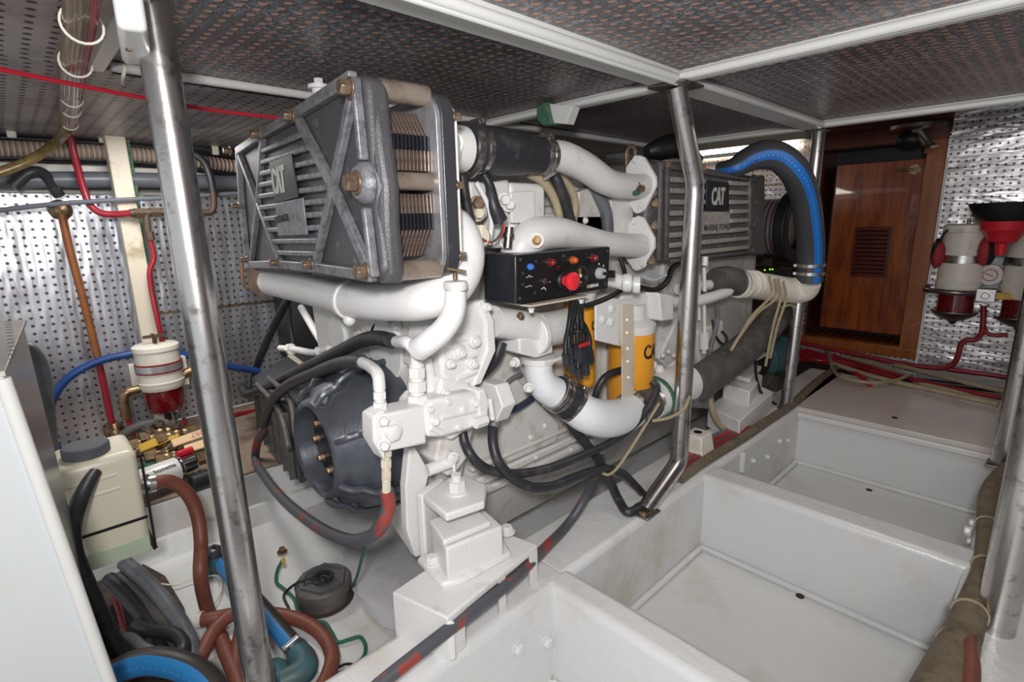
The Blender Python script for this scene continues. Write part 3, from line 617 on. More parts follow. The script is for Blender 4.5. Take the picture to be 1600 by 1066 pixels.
# --- gear case and water pump side (white castings)
def castx(name, pts, x0, x1, m='engine_white', bev=.008):
    b = B(); b.prism([PX(a, c_, x0) for a, c_ in pts], (x1-x0, 0, 0)); return E(name, b, m, bevel=bev, seg=3)
castx('gear_case', ((688,560),(700,500),(722,474),(752,468),(768,498),(770,545),(748,596),(712,612),(690,590)), -.835, -.97)
castx('gear_case_flange', ((746,472),(756,468),(772,500),(775,548),(752,600),(740,604),(762,548),(760,502)), -.828, -.95, bev=.003)
castx('pump_body', ((690,590),(735,598),(742,640),(738,668),(706,690),(690,672),(684,620)), -.83, -.95)
for px, py, r in ((693,529,.012),(692,614,.011),(757,480,.010),(716,551,.012),(738,533,.014),(735,568,.012),(700,568,.010)):
    b = B(); q = PX(px, py, -.835); b.cyl(q-XP*.03, q+XP*.012, r); b.hexn(q+XP*.012, XP, r*.7, .008); E('casting_boss', b, 'engine_white', bevel=.002)
for a_, c2_ in (((700,560),(742,552)),((702,530),(745,522)),((712,590),(742,578))):
    b = B(); b.cyl(PX(*a_, -.842), PX(*c2_, -.838), .011); E('casting_rib', b, 'engine_white')
b = B(); b.tube(Q((667,560,'x',-.86),(672,590,'x',-.86),(668,620,'x',-.86)), .010); b.cyl(PX(690,531,-.83), PX(720,546,-.84), .010); E('casting_arm', b, 'engine_white')
# thermostat pipe to round flange, body under the control box
pipe('thermostat_pipe', [(770,503,'x',-.87),(800,507,'x',-.87),(832,512,'x',-.872)], (25,24,25), seg=24)
c_ = PX(836,524,-.865); b = B(); b.cyl(c_-YP*.008, c_+YP*.010, rp(c_, 31), seg=28); E('thermostat_flange', b, 'engine_white', bevel=.003)
pipe('thermostat_body', [(838,516,'x',-.875),(870,512,'x',-.88),(892,505,'x',-.885)], (27,27,26), seg=24)
b = B(); b.bolt(PX(812,475+20,-.84), XP, .008, .008); E('flange_bolt', b, 'worn_bolt')
castx('pump_outlet_block', ((812,530),(864,522),(864,552),(838,560),(812,553)), -.845, -.91, bev=.004)
c_ = PX(841,561,-.865); b = B(); b.ring(c_-ZP*.008, ZP, 0, rp(c_, 27), .014, 28); b.cyl(c_+V((.04,-.02,0)), c_+V((.045,.06,.003)), .005); E('outlet_clamp', b, 'engine_white', bevel=.002); b = B(); b.bolt(PX(806,566,-.85), V((.2,-.9,0)), .009, .014); E('clamp_bolt', b, 'engine_white', bevel=.001)
pipe('pump_elbow', [(841,563,'x',-.865),(842,585,'x',-.86),(850,603,'x',-.85),(866,614,'x',-.84),(878,620,'x',-.835)], (22,22.5,24,25,25), 'lagging_white', 28)
b = B(); b.bolt(PX(826,606,-.83), V((.7,-.7,0)), .009, .010); E('plug', b, 'engine_white')
_, Ph, rh = pipe('hose_coupling', [(866,613,'x',-.84),(884,624,'x',-.832),(905,640,'x',-.822)], (27,28,28), 'rubber', 28)
ax = (Ph[2]-Ph[0]).normalized(); clamps([(869,615,-.838,rh[0]*1.02,ax,(.2,0,1),.012),(875,619,-.835,rh[0]*1.02,ax,(.2,0,1),.010),(893,631,-.827,rh[1]*1.02,ax,(0,-.2,1),.018)])
pipe('lagged_elbow', [(897,635,'x',-.826),(915,647,'x',-.80),(940,654,'x',-.79),(966,652,'x',-.79),(990,640,'x',-.80)], (28,29,30,29,27), 'lagging_white', 32)
_, Ph, rh = pipe('hose_coupling', [(984,644,'x',-.80),(1000,634,'x',-.80),(1018,622,'x',-.80)], (29,29,28), 'rubber_dusty', 28)
ax = (Ph[2]-Ph[0]).normalized(); clamps([(988,641,-.80,rh[0]*1.02,ax,(0,-.2,1),.014),(1012,626,-.80,rh[1]*1.02,ax,(0,-.2,1),.016)])
_, Ph2, _r = pipe('raw_water_pipe', [(1012,628,'x',-.80),(1035,614,'x',-.80),(1068,598,'x',-.80)], (30,33,32), 'engine_white', 28)
b = B(); c_ = PX(1022,621,-.80); b.ring(c_, ax, .03, rp(c_, 34.5), .010, 28); E('pipe_collar', b, 'corroded_green')
# --- hydraulic pump on the front corner
def hx(pa, xf, th): return [PX(*q, xf) for q in pa], th
b = B(); f_ = [PX(600,708,-.805), PX(668,694,-.805), PX(664,634,-.805), PX(599,648,-.805)]; t_ = V((-.06,0,0)); b.hexa([f_[0]+t_, f_[0], f_[1], f_[1]+t_, f_[3]+t_, f_[3], f_[2], f_[2]+t_]); E('valve_block', b, 'engine_white', bevel=.006, seg=3)
b = B(); f_ = [PX(584,690,-.815), PX(603,722,-.812), PX(602,640,-.812), PX(583,652,-.815)]; t_ = V((-.045,0,0)); b.hexa([f_[0]+t_, f_[0], f_[1], f_[1]+t_, f_[3]+t_, f_[3], f_[2], f_[2]+t_]); E('valve_end_cap', b, 'engine_white', bevel=.005, seg=3)
b = B(); b.bolt(PX(612,675,-.805), XP, .017, .010); E('hex_plug', b, 'engine_white', bevel=.001)
for px, py in ((598,656),(599,694),(678,656),(740,628)):
    b = B(); b.bolt(PX(px, py, -.805), V((.9,-.3,0)), .009, .012); E('valve_bolt', b, 'engine_white')
c0 = PX(584,665,-.84); b = B(); b.ball(c0, .020, (.8,.6,1)); E('end_dome', b, 'engine_white')
castx('gear_pump', ((664,640),(676,626),(738,612),(752,622),(752,662),(735,672),(690,684),(668,684)), -.80, -.90, bev=.008)
castx('gear_pump_flange', ((748,612),(758,608),(764,628),(762,658),(750,664)), -.795, -.91, bev=.003)
c0, c1 = PX(762,628,-.85), PX(783,622,-.85); b = B(); b.cyl(c0, c1, .050, seg=6); E('pump_adaptor', b, 'engine_white', bevel=.003)
b = B(); b.cyl(PX(765,622,-.80), PX(770,655,-.80), .006); b.hexn(PX(742,640+22,-.79), YP, .012, .03); E('pump_fitting', b, 'engine_white')
def fitting(name, px0, py0, px1, py1, k, v, r, m='engine_white', n=3):
    a_, c_ = Q((px0,py0,k,v),(px1,py1,k,v)); d_ = (c_-a_); b = B()
    for i in range(n):
        t0 = i/n; b.hexn(a_+d_*t0, d_, r*(1-.08*i), d_.length/n*.72); b.lathe(a_+d_*(t0+.72/n), d_, [(0, r*.72), (d_.length/n*.28, r*.72)], 16)
    return E(name, b, m, bevel=.0012)
fitting('hose_fitting', 652,632, 651,568, 'x', -.84, .021)
fitting('hose_fitting', 594,640, 593,607, 'x', -.84, .014, n=2)
fitting('hose_fitting', 603,700, 604,770, 'x', -.83, .012, 'aged_cream', 4)
b = B(); b.tube(Q((651,570,'x',-.84),(650,552,'x',-.84),(640,538,'y',.53),(620,534,'y',.545)), .0125); E('fitting_elbow', b, 'engine_white')
b = B(); b.tube(Q((593,608,'x',-.84),(591,588,'x',-.842),(580,574,'y',.475),(566,566,'y',.49)), .0115); E('fitting_elbow', b, 'engine_white')
castx('lower_casting', ((690,672),(735,662),(738,706),(712,742),(700,745),(680,720)), -.86, -.96, 'engine_white_dull', .006)
b = B(); b.cyl(PX(668,735,-.86), PX(704,722,-.85), .013); b.cyl(PX(708,716,-.845)-XP*.04, PX(708,716,-.835), .013); b.cyl(PX(709,722,-.84), PX(711,752,-.84), .004); E('casting_pipe', b, 'engine_white')
for px, py, r in ((708,716,.009),(724,640,.008),(700,628,.007),(716,668,.007),(672,640,.007)):
    b = B(); b.hexn(PX(px, py, -.80 if py < 700 else -.835)-XP*.004, XP, r, .010); E('casting_bolt', b, 'engine_white', bevel=.001)
for (a0, a1), (c0_, c1_) in (((690,652),(742,640)), ((672,668),(690,676))):
    b = B(); b.cyl(PX(a0, a1, -.802), PX(c0_, c1_, -.802), .007); E('casting_rib', b, 'engine_white')
b = B(); b.prism([PX(*q_, -.945) for q_ in ((758,605),(800,585),(870,660),(865,690),(790,722),(765,700))], (.012,0,0)); E('side_cover', b, 'engine_white_dull', bevel=.006)
for px, py in ((790,640),(770,690),(850,665),(828,683)): b = B(); b.bolt(PX(px, py, -.935), XP, .008, .008); E('cover_bolt', b, 'engine_white')
# --- front mounting foot
castx('mount_web', ((640,702),(650,700),(672,738),(664,772),(662,868),(650,872),(636,830),(634,760)), -.90, -.925, bev=.004)
b = B(); b.prism([PY(*q, .60) for q in ((598,800),(640,780),(655,872),(640,862))], (0,.02,0)); b.prism([PY(*q, .64) for q in ((640,700),(672,738),(690,760),(640,780))], (0,.015,0)); E('mount_gusset', b, 'engine_white', bevel=.003)
MZ = -.555
top = [PZ(*q, MZ) for q in ((660,774),(697,804),(757,784),(761,757),(728,742),(700,746))]
b = B(); b.prism(top, (0,0,-.018)); q0 = PZ(660,774,MZ); q1 = PZ(697,746,MZ); b.prism([q0, q0+(q1-q0)*.95, q0+(q1-q0)*.95-ZP*.16, q0-ZP*.16], (-.018,-.006,0)); MB_ = E('mount_bracket', b, 'engine_white', bevel=.005, seg=3)
n0 = PZ(714,768,MZ); b = B(); b.ring(n0, ZP, 0, .026, .004); b.hexn(n0+ZP*.004, ZP, .019, .022); b.cyl(n0+ZP*.02, n0+ZP*.040, .011); b.cyl(n0-ZP*.06, n0, .010); b.ring(n0-ZP*.034, ZP, 0, .022, .016, 24); E('mount_stud', b, 'engine_white', bevel=.002)
FZm = -.705
def zprism(name, pts, z, th, m='engine_white', bev=.005, parent=None): 
    b = B(); b.prism([PZ(*q, z) for q in pts], (0,0,-th)); return E(name, b, m, bevel=bev, seg=3)
zprism('mount_cap', ((670,812),(693,846),(768,815),(740,788)), -.605, .014)
zprism('mount_block', ((674,824),(697,858),(786,822),(757,795)), -.622, .085)
zprism('mount_flange', ((650,870),(690,912),(722,905),(800,862),(785,838),(740,838)), -.690, .018, bev=.008)
zprism('mount_foot', ((612,925),(699,966),(840,851),(765,822)), FZm, .016, bev=.004)
b = B(); g = [PZ(612,925,FZm), PZ(699,966,FZm), PZ(840,851,FZm)]
b.prism([g[0]-ZP*.01, g[1]-ZP*.01, g[1]-ZP*.095, g[0]-ZP*.13+V((.0,0,0))], V((.006,.012,0))); E('foot_apron', b, 'engine_white', bevel=.003)
e_ = (g[2]-g[1]); b = B()
for t0, t1 in ((0,.16),(.52,.60),(.9,1.0)):
    b = B(); b.prism([g[1]+e_*t0-ZP*.01, g[1]+e_*t1-ZP*.01, g[1]+e_*t1-ZP*.095, g[1]+e_*t0-ZP*.095], V((-.012,.004,0))); E('foot_web', b, 'engine_white', bevel=.002)

for px, py in ((675,880),(792,832)): b = B(); b.bolt(PZ(px, py, -.69), ZP, .014, .014); E('mount_bolt', b, 'engine_white', bevel=.001)
# --- after mounting foot
zprism('mount_foot', ((1106,635),(1156,658),(1208,612),(1165,592)), -.715, .085, bev=.005)
zprism('mount_block', ((1130,600),(1172,612),(1192,586),(1152,575)), -.655, .075, bev=.006)
zprism('mount_cap', ((1135,582),(1172,592),(1190,572),(1155,562)), -.632, .02, bev=.004)
b = B(); b.bar(PX(1112,600,-.86), PX(1192,556,-.86), .03, .02, ZP); b.bar(PX(1100,470,-.98), PX(1168,520,-.98), .05, .02, XP); E('mount_bracket', b, 'engine_white_dull', bevel=.004)
# --- control box
CBp = [PX(806,476,-.80), PX(949,451,-.80), PX(953,385,-.80), PX(805,399,-.80)]; t_ = V((-.105,0,.0))
b = B(); b.hexa([CBp[0]+t_, CBp[0], CBp[1], CBp[1]+t_, CBp[3]+t_, CBp[3], CBp[2], CBp[2]+t_]); CB = E('control_box', b, 'box_black', bevel=.005, seg=3)
CB['label'] = 'black engine control box with red stop button'
def FB(px, py, off=0): return PX(px, py, -.80+off)
b = B(); b.prism([FB(806.5,475), FB(948.5,450.3), FB(952,386.2), FB(806,400)], (.0018,0,0)); b.build('face_plate', 'black', CB, bevel=.0006)
for px, py, m in ((812.6,406,'worn_bolt'),(811.7,466.7,'worn_bolt'),(880,400,'worn_bolt'),(949,392.7,'worn_bolt'),(945,444,'worn_bolt'),(837,409,'steel_dull'),(816.6,427,'steel_dull'),(816.6,445,'steel_dull'),(835,457.7,'steel_dull'),(890,455,'worn_bolt')):
    b = B(); b.lathe(FB(px, py, .0015), XP, [(0,.0036),(.0015,.0034),(.0022,.001)], 12); b.build('panel_screw', m, CB)
def lampx(px, py, m, r=.0085):
    p = FB(px-2, py, .001); b = B(); b.ring(p, XP, 0, r*1.25, .006); q = b.build('lamp_bezel', 'steel_dull', CB)
    b = B(); b.lathe(p+XP*.005, XP, [(0,r),(.009,r*.97),(.014,r*.75),(.017,r*.35),(.0175,0)], 20, True); b.build('indicator_lamp', m, CB)
lampx(858,410,'lamp_red'); lampx(893,406.5,'lamp_amber'); lampx(924.7,403,'lamp_red')
b = B(); b.lathe(FB(827,417,.001), XP, [(0,.0075),(.006,.0075),(.010,.005),(.011,0)], 18, True); b.build('indicator_lamp', 'lamp_blue', CB)
p = FB(875,438,0); b = B(); b.lathe(p, XP, [(0,.021),(.012,.021),(.016,.017)], 24); b.build('button_collar', 'black', CB)
b = B(); b.lathe(p+XP*.014, XP, [(0,.012),(.010,.012),(.016,.019),(.022,.021),(.028,.0205),(.031,.016),(.032,0)], 28, True); b.build('stop_button', 'button_red', CB)
p = FB(906,431.5,.001); b = B(); b.ring(p, XP, .021, .0245, .006, 32); b.build('gauge_bezel', 'steel_dull', CB)
b = B(); b.ring(p, XP, 0, .0215, .002, 32); b.build('gauge_dial', 'black', CB)
b = B(); b.box(p.x+.0025, p.x+.0031, p.y-.008, p.y+.002, p.z+.006, p.z+.009); b.box(p.x+.0025, p.x+.0031, p.y-.008, p.y+.002, p.z+.012, p.z+.0145); b.box(p.x+.0025, p.x+.0031, p.y-.008, p.y-.005, p.z+.003, p.z+.017); b.box(p.x+.0025, p.x+.0031, p.y-.001, p.y+.002, p.z+.003, p.z+.017); b.box(p.x+.0025, p.x+.0031, p.y-.010, p.y+.004, p.z-.017, p.z-.013); b.build('gauge_marks', 'yellow_tag', CB)
b = B(); b.prism([p+V((.0026,0,-.004)), p+V((.0026,.006,.001)), p+V((.0026,0,.006)), p+V((.0026,-.006,.001))], (.0006,0,0)); b.build('gauge_pointer', 'print_white', CB)
p = FB(935,427,.001); b = B(); b.lathe(p, XP, [(0,.0145),(.006,.0145),(.012,.013),(.016,.0125),(.016,0)], 24, True); b.build('key_switch', 'light_grey_knob', CB)
b = B(); b.cyl(p+XP*.015, p+XP*.03, .004); b.box(p.x+.028, p.x+.05, p.y-.002, p.y+.002, p.z-.009, p.z+.009); b.build('ignition_key', 'black', CB, bevel=.001)
p = FB(849,440,.001); b = B(); b.lathe(p, XP, [(0,.0075),(.005,.0075),(.006,.004),(.018,.0028),(.020,.0032),(.022,0)], 16, True); b.build('toggle_switch', 'steel_dull', CB)
b = B(); text_bm(b, 'CATERPILLAR', FB(917,450.5,.002), FB(939,446.3)-FB(917,450.5), ZP, .0075, .0006, .72, .03); b.build('panel_lettering', 'print_white', CB)
b = B(); b.prism([FB(918.2,450.3,.0026), FB(922,449.6,.0026), FB(920,447,.0026)], (.0006,0,0)); b.build('panel_mark', 'yellow_tag', CB)
b = B()
for pts in (((822,434),(825,433),(827,430),(829,433),(832,432.5)), ((821,449),(825,448),(828,446),(831,448))):
    b.tube([FB(*q, .0022) for q in pts], .0007, seg=6, smooth=False)
b.tube([FB(846,452,.0022), FB(850,449,.0022), FB(853,453,.0022)], .0012, seg=6, smooth=False); b.tube([FB(936,411,.0022), FB(936,414,.0022)], .0016, seg=6, smooth=False); b.tube([FB(943,414,.0022), FB(943,417,.0022)], .0016, seg=6, smooth=False)
b.build('panel_symbols', 'print_white', CB)
b = B(); b.ring(FB(872,418,.0018), XP, .0022, .0042, .0008, 16); b.build('panel_symbols', 'lamp_red', CB)
b = B(); b.bar(PX(826,480,-.795), PX(917,464,-.795), .012, .004, ZP); b.hexa([PX(826,480,-.80)-V((.1,0,0)), PX(826,480,-.80), PX(917,464,-.80), PX(917,464,-.80)-V((.1,0,0))]+[q+ZP*.004 for q in (PX(826,480,-.80)-V((.1,0,0)), PX(826,480,-.80), PX(917,464,-.80), PX(917,464,-.80)-V((.1,0,0)))]); E('box_shelf', b, 'aged_cream')
for px, py in ((830,485),(908,471)): b = B(); b.bolt(PX(px, py-3, -.79), -ZP, .006, .008); E('shelf_bolt', b, 'engine_white')
# --- spin-on filters
def canister(cx_, x, ytop, ybot, rpx_, acat, hcat, txt='CAT'):
    t_, o_ = PX(cx_, ytop, x), PX(cx_, ybot, x); r = rp(t_, rpx_); c_ = V((t_.x, t_.y, o_.z)); h = t_.z-o_.z
    b = B(); b.lathe(c_, ZP, [(0,0),(0,r*.86),(.006,r*.95),(.016,r),(h-.012,r),(h-.006,r*.985),(h,r*.93)], 40); q = E('oil_filter', b, 'filter_yellow')
    b = B(); text_bm(b, txt, V((0,0,hcat)), XP, ZP, .036*r/.06, .0006, .72, .03, wrap=(c_, r+.0002, acat)); b.build('filter_lettering', 'ink_black', q)
    return q, c_, r, h
q, c1, r1, h1 = canister(906, -.88, 470, 601, 25.5, math.radians(-6), PX(925,512,-.86).z)
for dz in (.018, .030, .040): b = B(); b.box(0,1,0,1,0,1); b.bm.clear(); 
q, c2, r2, h2 = canister(987, -.85, 518, 632, 36, math.radians(-26), PX(1008,558,-.80).z)
b = B(); b.lathe(c2+ZP*h2, ZP, [(0,r2*.98),(.024,r2*1.03),(.030,r2*.9),(.04,r2*.6),(.08,r2*.55)], 32); E('filter_head', b, 'engine_white')
b = B(); b.lathe(c1+ZP*h1, ZP, [(0,r1*.95),(.02,r1*1.0),(.05,r1*.9)], 28); E('filter_head', b, 'engine_white')
castx('filter_base', ((972,462),(1030,455),(1030,500),(1000,506),(972,508)), -.83, -.93)
castx('filter_base', ((1030,458),(1053,462),(1053,500),(1034,502)), -.79, -.90, bev=.005)
b = B(); b.prism([PX(*q_, -.795) for q_ in ((931,474),(958,466),(990,470),(990,520),(972,542),(931,532))], (-.006,0,0)); E('bracket_plate', b, 'engine_white', bevel=.002)
b = B(); b.prism([PX(*q_, -.785) for q_ in ((972,476),(986,476),(987,622),(973,626))], (-.004,0,0)); b.prism([PX(*q_, -.785) for q_ in ((986,476),(990,476),(991,622),(987,622))], (-.03,0,0)); E('bracket_rail', b, 'aged_cream')
for px, py in ((979,500),(979,520),(980,545),(980,565),(981,590)): b = B(); b.cyl(PX(px, py, -.7852), PX(px, py, -.7835), .004); E('rail_hole', b, 'worn_bolt')
for px, py in ((955,482),(954,503),(941,499),(975,490)): b = B(); b.bolt(PX(px, py, -.795), XP, .010, .006); E('plate_bolt', b, 'engine_white')
# --- priming pump knob beside the control box
a_, c_ = PX(952,437,-.83), PX(975,442,-.79); b = B(); b.cyl(a_, c_, .020, seg=24); d_ = V((.82,.55,0)).normalized(); b.lathe(c_-d_*.004, d_, [(0,.022),(.012,.0245),(.024,.022)], 24); E('priming_pump', b, 'white_gloss', bevel=.002)
k_ = PX(992,445,-.765); b = B(); b.cyl(c_, k_, .008); b.lathe(k_-d_*.006, d_, [(0,.018),(.004,.0225),(.018,.0225),(.020,.019),(.020,0)], 32, True); E('pump_knob', b, 'white_gloss')
# --- things between the coolers: dark duct, white valve housings
castx('valve_housing', ((706,275),(728,275),(730,352),(708,352)), -.90, -.98, 'engine_white_dull')
castx('valve_housing', ((733,283),(762,285),(764,340),(742,352),(733,340)), -.88, -.96, 'engine_white_dull', .008)
castx('valve_housing', ((768,285),(797,280),(797,388),(770,388)), -.90, -.97)
castx('heat_shield', ((798,300),(836,298),(837,345),(834,348),(800,349)), -.885, -.893, bev=.003)
for px, py, m in ((745,318,'worn_bolt'),(746,334,'aged_cream'),(787,313,'engine_white'),(794,320,'engine_white'),(790,378,'engine_white'),(817,360,'engine_white')):
    b = B(); b.bolt(PX(px, py, -.885 if px > 760 else -.875), V((.9,-.4,0)), .012, .014); E('housing_bolt', b, m)
b = B(); b.cyl(PX(752,352,-.87), PX(752,372,-.87), .014); b.ring(PX(752,372,-.87), V((.5,-.8,.2)), .010, .022, .012); E('sensor', b, 'aged_cream')
b = B(); b.cyl(PX(796,355,-.86), PX(793,388,-.86), .010); b.cyl(PX(795,365,-.86), PX(794,372,-.86), .013); E('hydraulic_fitting', b, 'steel_dull')
castx('bracket_strut', ((905,300),(930,290),(975,355),(972,395),(900,352)), -.93, -.96, 'engine_white_dull', .004)
b = B(); b.box(-.95, -.922, 1.28, 1.393, -.10, .12); E('cooler_stand', b, 'engine_white', bevel=.003)
p0 = PX(914,345,-.93); b = B(); b.lathe(p0, V((.6,-.75,.2)), [(0,.024),(.010,.024),(.012,.016),(.022,.015),(.024,0)], 24)
castx('cooler_stand', ((900,290),(1004,300),(1004,420),(900,400)), -1.0, -1.05, 'engine_white_dull')
b = B(); b.ball(p0, .010, (1,1,1)); E('end_cap', b, 'engine_white')
for k, (pts, r, m) in enumerate((([(825,270,'x',-.90),(850,285,'x',-.89),(868,315,'x',-.89),(876,350,'x',-.89)], .011, 'beige_cable'), ([(862,272,'x',-.90),(888,290,'x',-.89),(899,320,'x',-.89),(893,356,'x',-.90)], .010, 'beige_cable'), ([(860,262,'x',-.885),(872,285,'x',-.875),(884,320,'x',-.875),(893,352,'x',-.88)], .014, 'rubber'), ([(905,262,'x',-.95),(930,300,'x',-.93),(946,330,'x',-.92),(950,372,'x',-.92)], .018, 'rubber_grey'), ([(722,275,'x',-.87),(727,310,'x',-.87),(736,350,'x',-.87)], .011, 'rubber'))):
    b = B(); b.tube(Q(*pts), r); E('flank_hose', b, m)
b = B(); b.tube(Q((744,285,'x',-.86),(762,320,'x',-.855),(768,350,'x',-.855),(764,382,'x',-.86)), .0055); E('wiring', b, 'print_white')
b = B(); b.tube(Q((755,270,'x',-.87),(765,290,'x',-.86),(771,320,'x',-.85),(780,345,'x',-.85)), [.008,.010,.014,.019]); E('wiring_boot', b, 'rubber')
for dx, m in ((0,'green_wire'),(3,'red_cable')):
    b = B(); b.tube(Q((782+dx,347,'x',-.85),(783+dx,362,'x',-.85),(770,378,'x',-.85),(748,372+dx,'x',-.85)), .0022, seg=6); E('wiring', b, m)
# aft end: flywheel housing, injection rails, manifold
b = B(); b.box(-1.42, -.98, 2.28, 2.50, -.70, .02); E('flywheel_housing', b, 'engine_white_dull', bevel=.02, seg=3)
castx('injection_pump', ((1058,500),(1100,470),(1105,560),(1060,600),(1030,560)), -.90, -.99, 'engine_white')
castx('injection_pump', ((1090,520),(1130,500),(1135,560),(1095,580)), -.89, -.97, 'engine_white_dull')
b = B(); b.tube(Q((1040,472,'x',-.86),(1080,472,'x',-.85),(1120,462,'x',-.84),(1138,453,'x',-.85),(1128,446,'x',-.88),(1060,452,'x',-.90)), .019, seg=18); E('coolant_rail', b, 'engine_white')
for pts in ([(1100,418,'x',-.84),(1101,455,'x',-.84)],[(1092,430,'x',-.86),(1092,500,'x',-.86)],[(1100,470,'x',-.85),(1101,520,'x',-.85)]):
    b = B(); b.tube(Q(*pts), .006, smooth=False); E('control_rod', b, 'engine_white')
b = B(); p0, p1 = PX(1100,520,-.85), PX(1100,545,-.85); b.cyl(p0, p1, .016); b.cyl(p1, PX(1100,552,-.85), .008); b.hexn(PX(1101,415,-.84), ZP, .010, .03); E('control_rod_end', b, 'engine_white')
b = B(); b.tube(Q((1120,475,'x',-.84),(1121,500,'x',-.84),(1110,545,'x',-.84),(1102,590,'x',-.86)), .008); E('flank_hose', b, 'rubber_grey')
b = B(); b.tube(Q((1113,500,'x',-.86),(1118,525,'x',-.85),(1132,538,'x',-.85),(1136,528,'x',-.86),(1128,518,'x',-.87)), .005, seg=8); E('flank_hose', b, 'rubber')
b = B(); b.tube(Q((1035,585,'x',-.83),(1055,568,'x',-.83),(1075,560,'x',-.84)), .010); b.ball(PX(1030,578,-.82), .016, (1,1,1)); b.ball(PX(1020,570,-.84), .014, (1,1,1)); E('brass_union', b, 'engine_white')
for k in range(5):
    b = B(); b.ball(PX(1035+k*9, 556-(k%2)*6, -.86), .008, (1,1,1), 10); E('small_fitting', b, 'engine_white')
# air cleaner aft of the cooler
p = PX(1234, 355, -.86); r = .150
b = B(); prof = [(0,r*.80)]
for i in range(14): prof += [(.02+i*.018, r*.82), (.026+i*.018, r*.80), (.034+i*.018, r*.80)]
b.lathe(p, -XP, prof+[(.30,r*.8)], 40); ribbed('air_cleaner_pink', hexc(122,106,110), hexc(74,62,66), 330, 0); E('air_cleaner', b, 'air_cleaner_pink')
b = B(); b.ring(p-XP*.02, XP, r*.62, r*1.02, .05, 40); E('air_cleaner_ring', b, 'black', bevel=.008)
b = B(); b.lathe(p-XP*.01, XP, [(0,r*.66),(.012,r*.6),(.016,.0)], 32, True); E('air_cleaner_lid', b, 'brushed_brown_steel')
# raw water outlet and its white pipe
b = B(); b.tube(Q((1118,438,'x',-.87),(1135,437,'x',-.86),(1156,443,'x',-.85)), [.045,.050,.052], 24); E('hose_coupling', b, 'rubber_dusty')
b = B(); b.tube(Q((1152,443,'x',-.85),(1165,444,'x',-.84)), .046, 24, smooth=False); b.tube(Q((1162,444,'x',-.84),(1200,449,'x',-.80),(1238,454,'x',-.75),(1256,452,'x',-.715),(1262,440,'x',-.70)), [.051,.053,.052,.052,.050], 28); E('raw_water_elbow', b, 'cream_plastic')
for px in (1153,1160,1170,1178): b = B(); c_ = PX(px, 444, -.845+(px-1153)*.0009); b.ring(c_, (.15,1,-.02), .03, .053, .005); E('pipe_collar', b, 'cream_plastic')
# ================================================================== POLES
def T(name, b, m, label, cat, group=None, **k): return tag(b.build(name, m, **k), label, cat, group)
def pole(label, pts, r, foot=None, head=None):
    P = Q(*pts); t = thing('stanchion_pole', label, 'pole', P[-1]); b = B()
    if len(P) == 2: b.cyl(P[0], P[1], r, seg=36)
    else:
        full = [P[0]]
        for i in range(1, len(P)-1):
            a, c, d = P[i-1], P[i], P[i+1]; full += [c+(a-c).normalized()*.03, c+((a-c).normalized()+(d-c).normalized())*.006, c+(d-c).normalized()*.03]
        full.append(P[-1]); b.tube(full, r, 36, smooth=False)
    b.build('pole_tube', 'steel', t)
    if foot: 
        b = B(); c = P[-1]; b.box(c.x-foot, c.x+foot, c.y-foot, c.y+foot, c.z-.001, c.z+.006); b.build('foot_plate', 'steel_dull', t, bevel=.003)
        b = B(); b.ring(c+V((0,0,.006)), ZP, r*.9, r*1.12, .008); b.build('weld_bead', 'worn_bolt', t)
    if head:
        b = B(); c = P[0]; b.box(c.x-head, c.x+head, c.y-head, c.y+head, c.z-.006, c.z); b.build('head_plate', 'steel_dull', t, bevel=.002)
    return t
pole('thick polished steel pole standing nearest the camera, left of the engine', [PY(234,0,.22)+(PY(234,0,.22)-PY(406,1066,.22))*.05, PY(406,1066,.22)+(PY(406,1066,.22)-PY(234,0,.22))*.06], .0265)
pole('steel pole bent at top and bottom, in front of the aft cooler', [(1056,134,'z',.320),(1086,285,'x',-.72),(1061,722,'x',-.72),(1006,800,'z',-.797)], .0255, .034, .05)
pole('slim steel pole beside the doorway behind the blue-striped hose', [(1280,204,'z',.325),(1228,637,'z',-.797)], .0235, .028, .03)
b0 = PZ(1543,1034,-.885); pole('rust-flecked steel pole at the right edge in front of the wrapped cable bundle', [V((b0.x,b0.y,.345)), b0], .031, .04)
b0 = PZ(1563,728,-.797); pole('steel pole behind the one at the right edge, near the wall filters', [V((b0.x,b0.y,.345)), b0], .026, .034)
# ================================================================== LOCKER (bottom left)
A0, B0 = V((-.962,-.031,-.187)), V((-.95,.005,-.70)); dn = (B0-A0); B1 = A0+dn*1.6
C0 = V((-1.357,.004,-.17)); D1 = PX(172,1050,-1.357); D1 = C0+(D1-C0)*1.05
lk = thing('locker', 'white locker with perforated top in the bottom left corner', 'locker', V((-1.16,-.3,-1.05)))
bk = V((0,-.70,0)); b = B(); b.hexa([B1, B1+bk, D1+bk, D1, A0, A0+bk, C0+bk, C0]); b.build('locker_side', 'frame_grey', lk, bevel=.002)
b = B(); o_ = V((.012,0,0)); b.hexa([B1+V((0,.004,0)), B1+bk, B1+bk+o_, B1+o_+V((0,.004,0)), A0+V((0,.004,.004)), A0+bk, A0+bk+o_, A0+o_+V((0,.004,.004))]); b.build('locker_panel', 'white_locker_paint', lk, bevel=.004, seg=3)
b = B(); b.tube([A0+V((.010,.002,0)), B1+V((.010,.002,0))], .009, smooth=False); b.build('edge_trim', 'white_gloss', lk)
b = B(); b.hexa([A0+V((.012,.006,.002)), A0+bk+V((.012,0,.002)), C0+bk+V((0,0,.002)), C0+V((0,.006,.002)), A0+V((.012,.006,.010)), A0+bk+V((.012,0,.010)), C0+bk+V((0,0,.010)), C0+V((0,.006,.010))]); b.build('locker_top', 'perforated_locker_top', lk, bevel=.001)
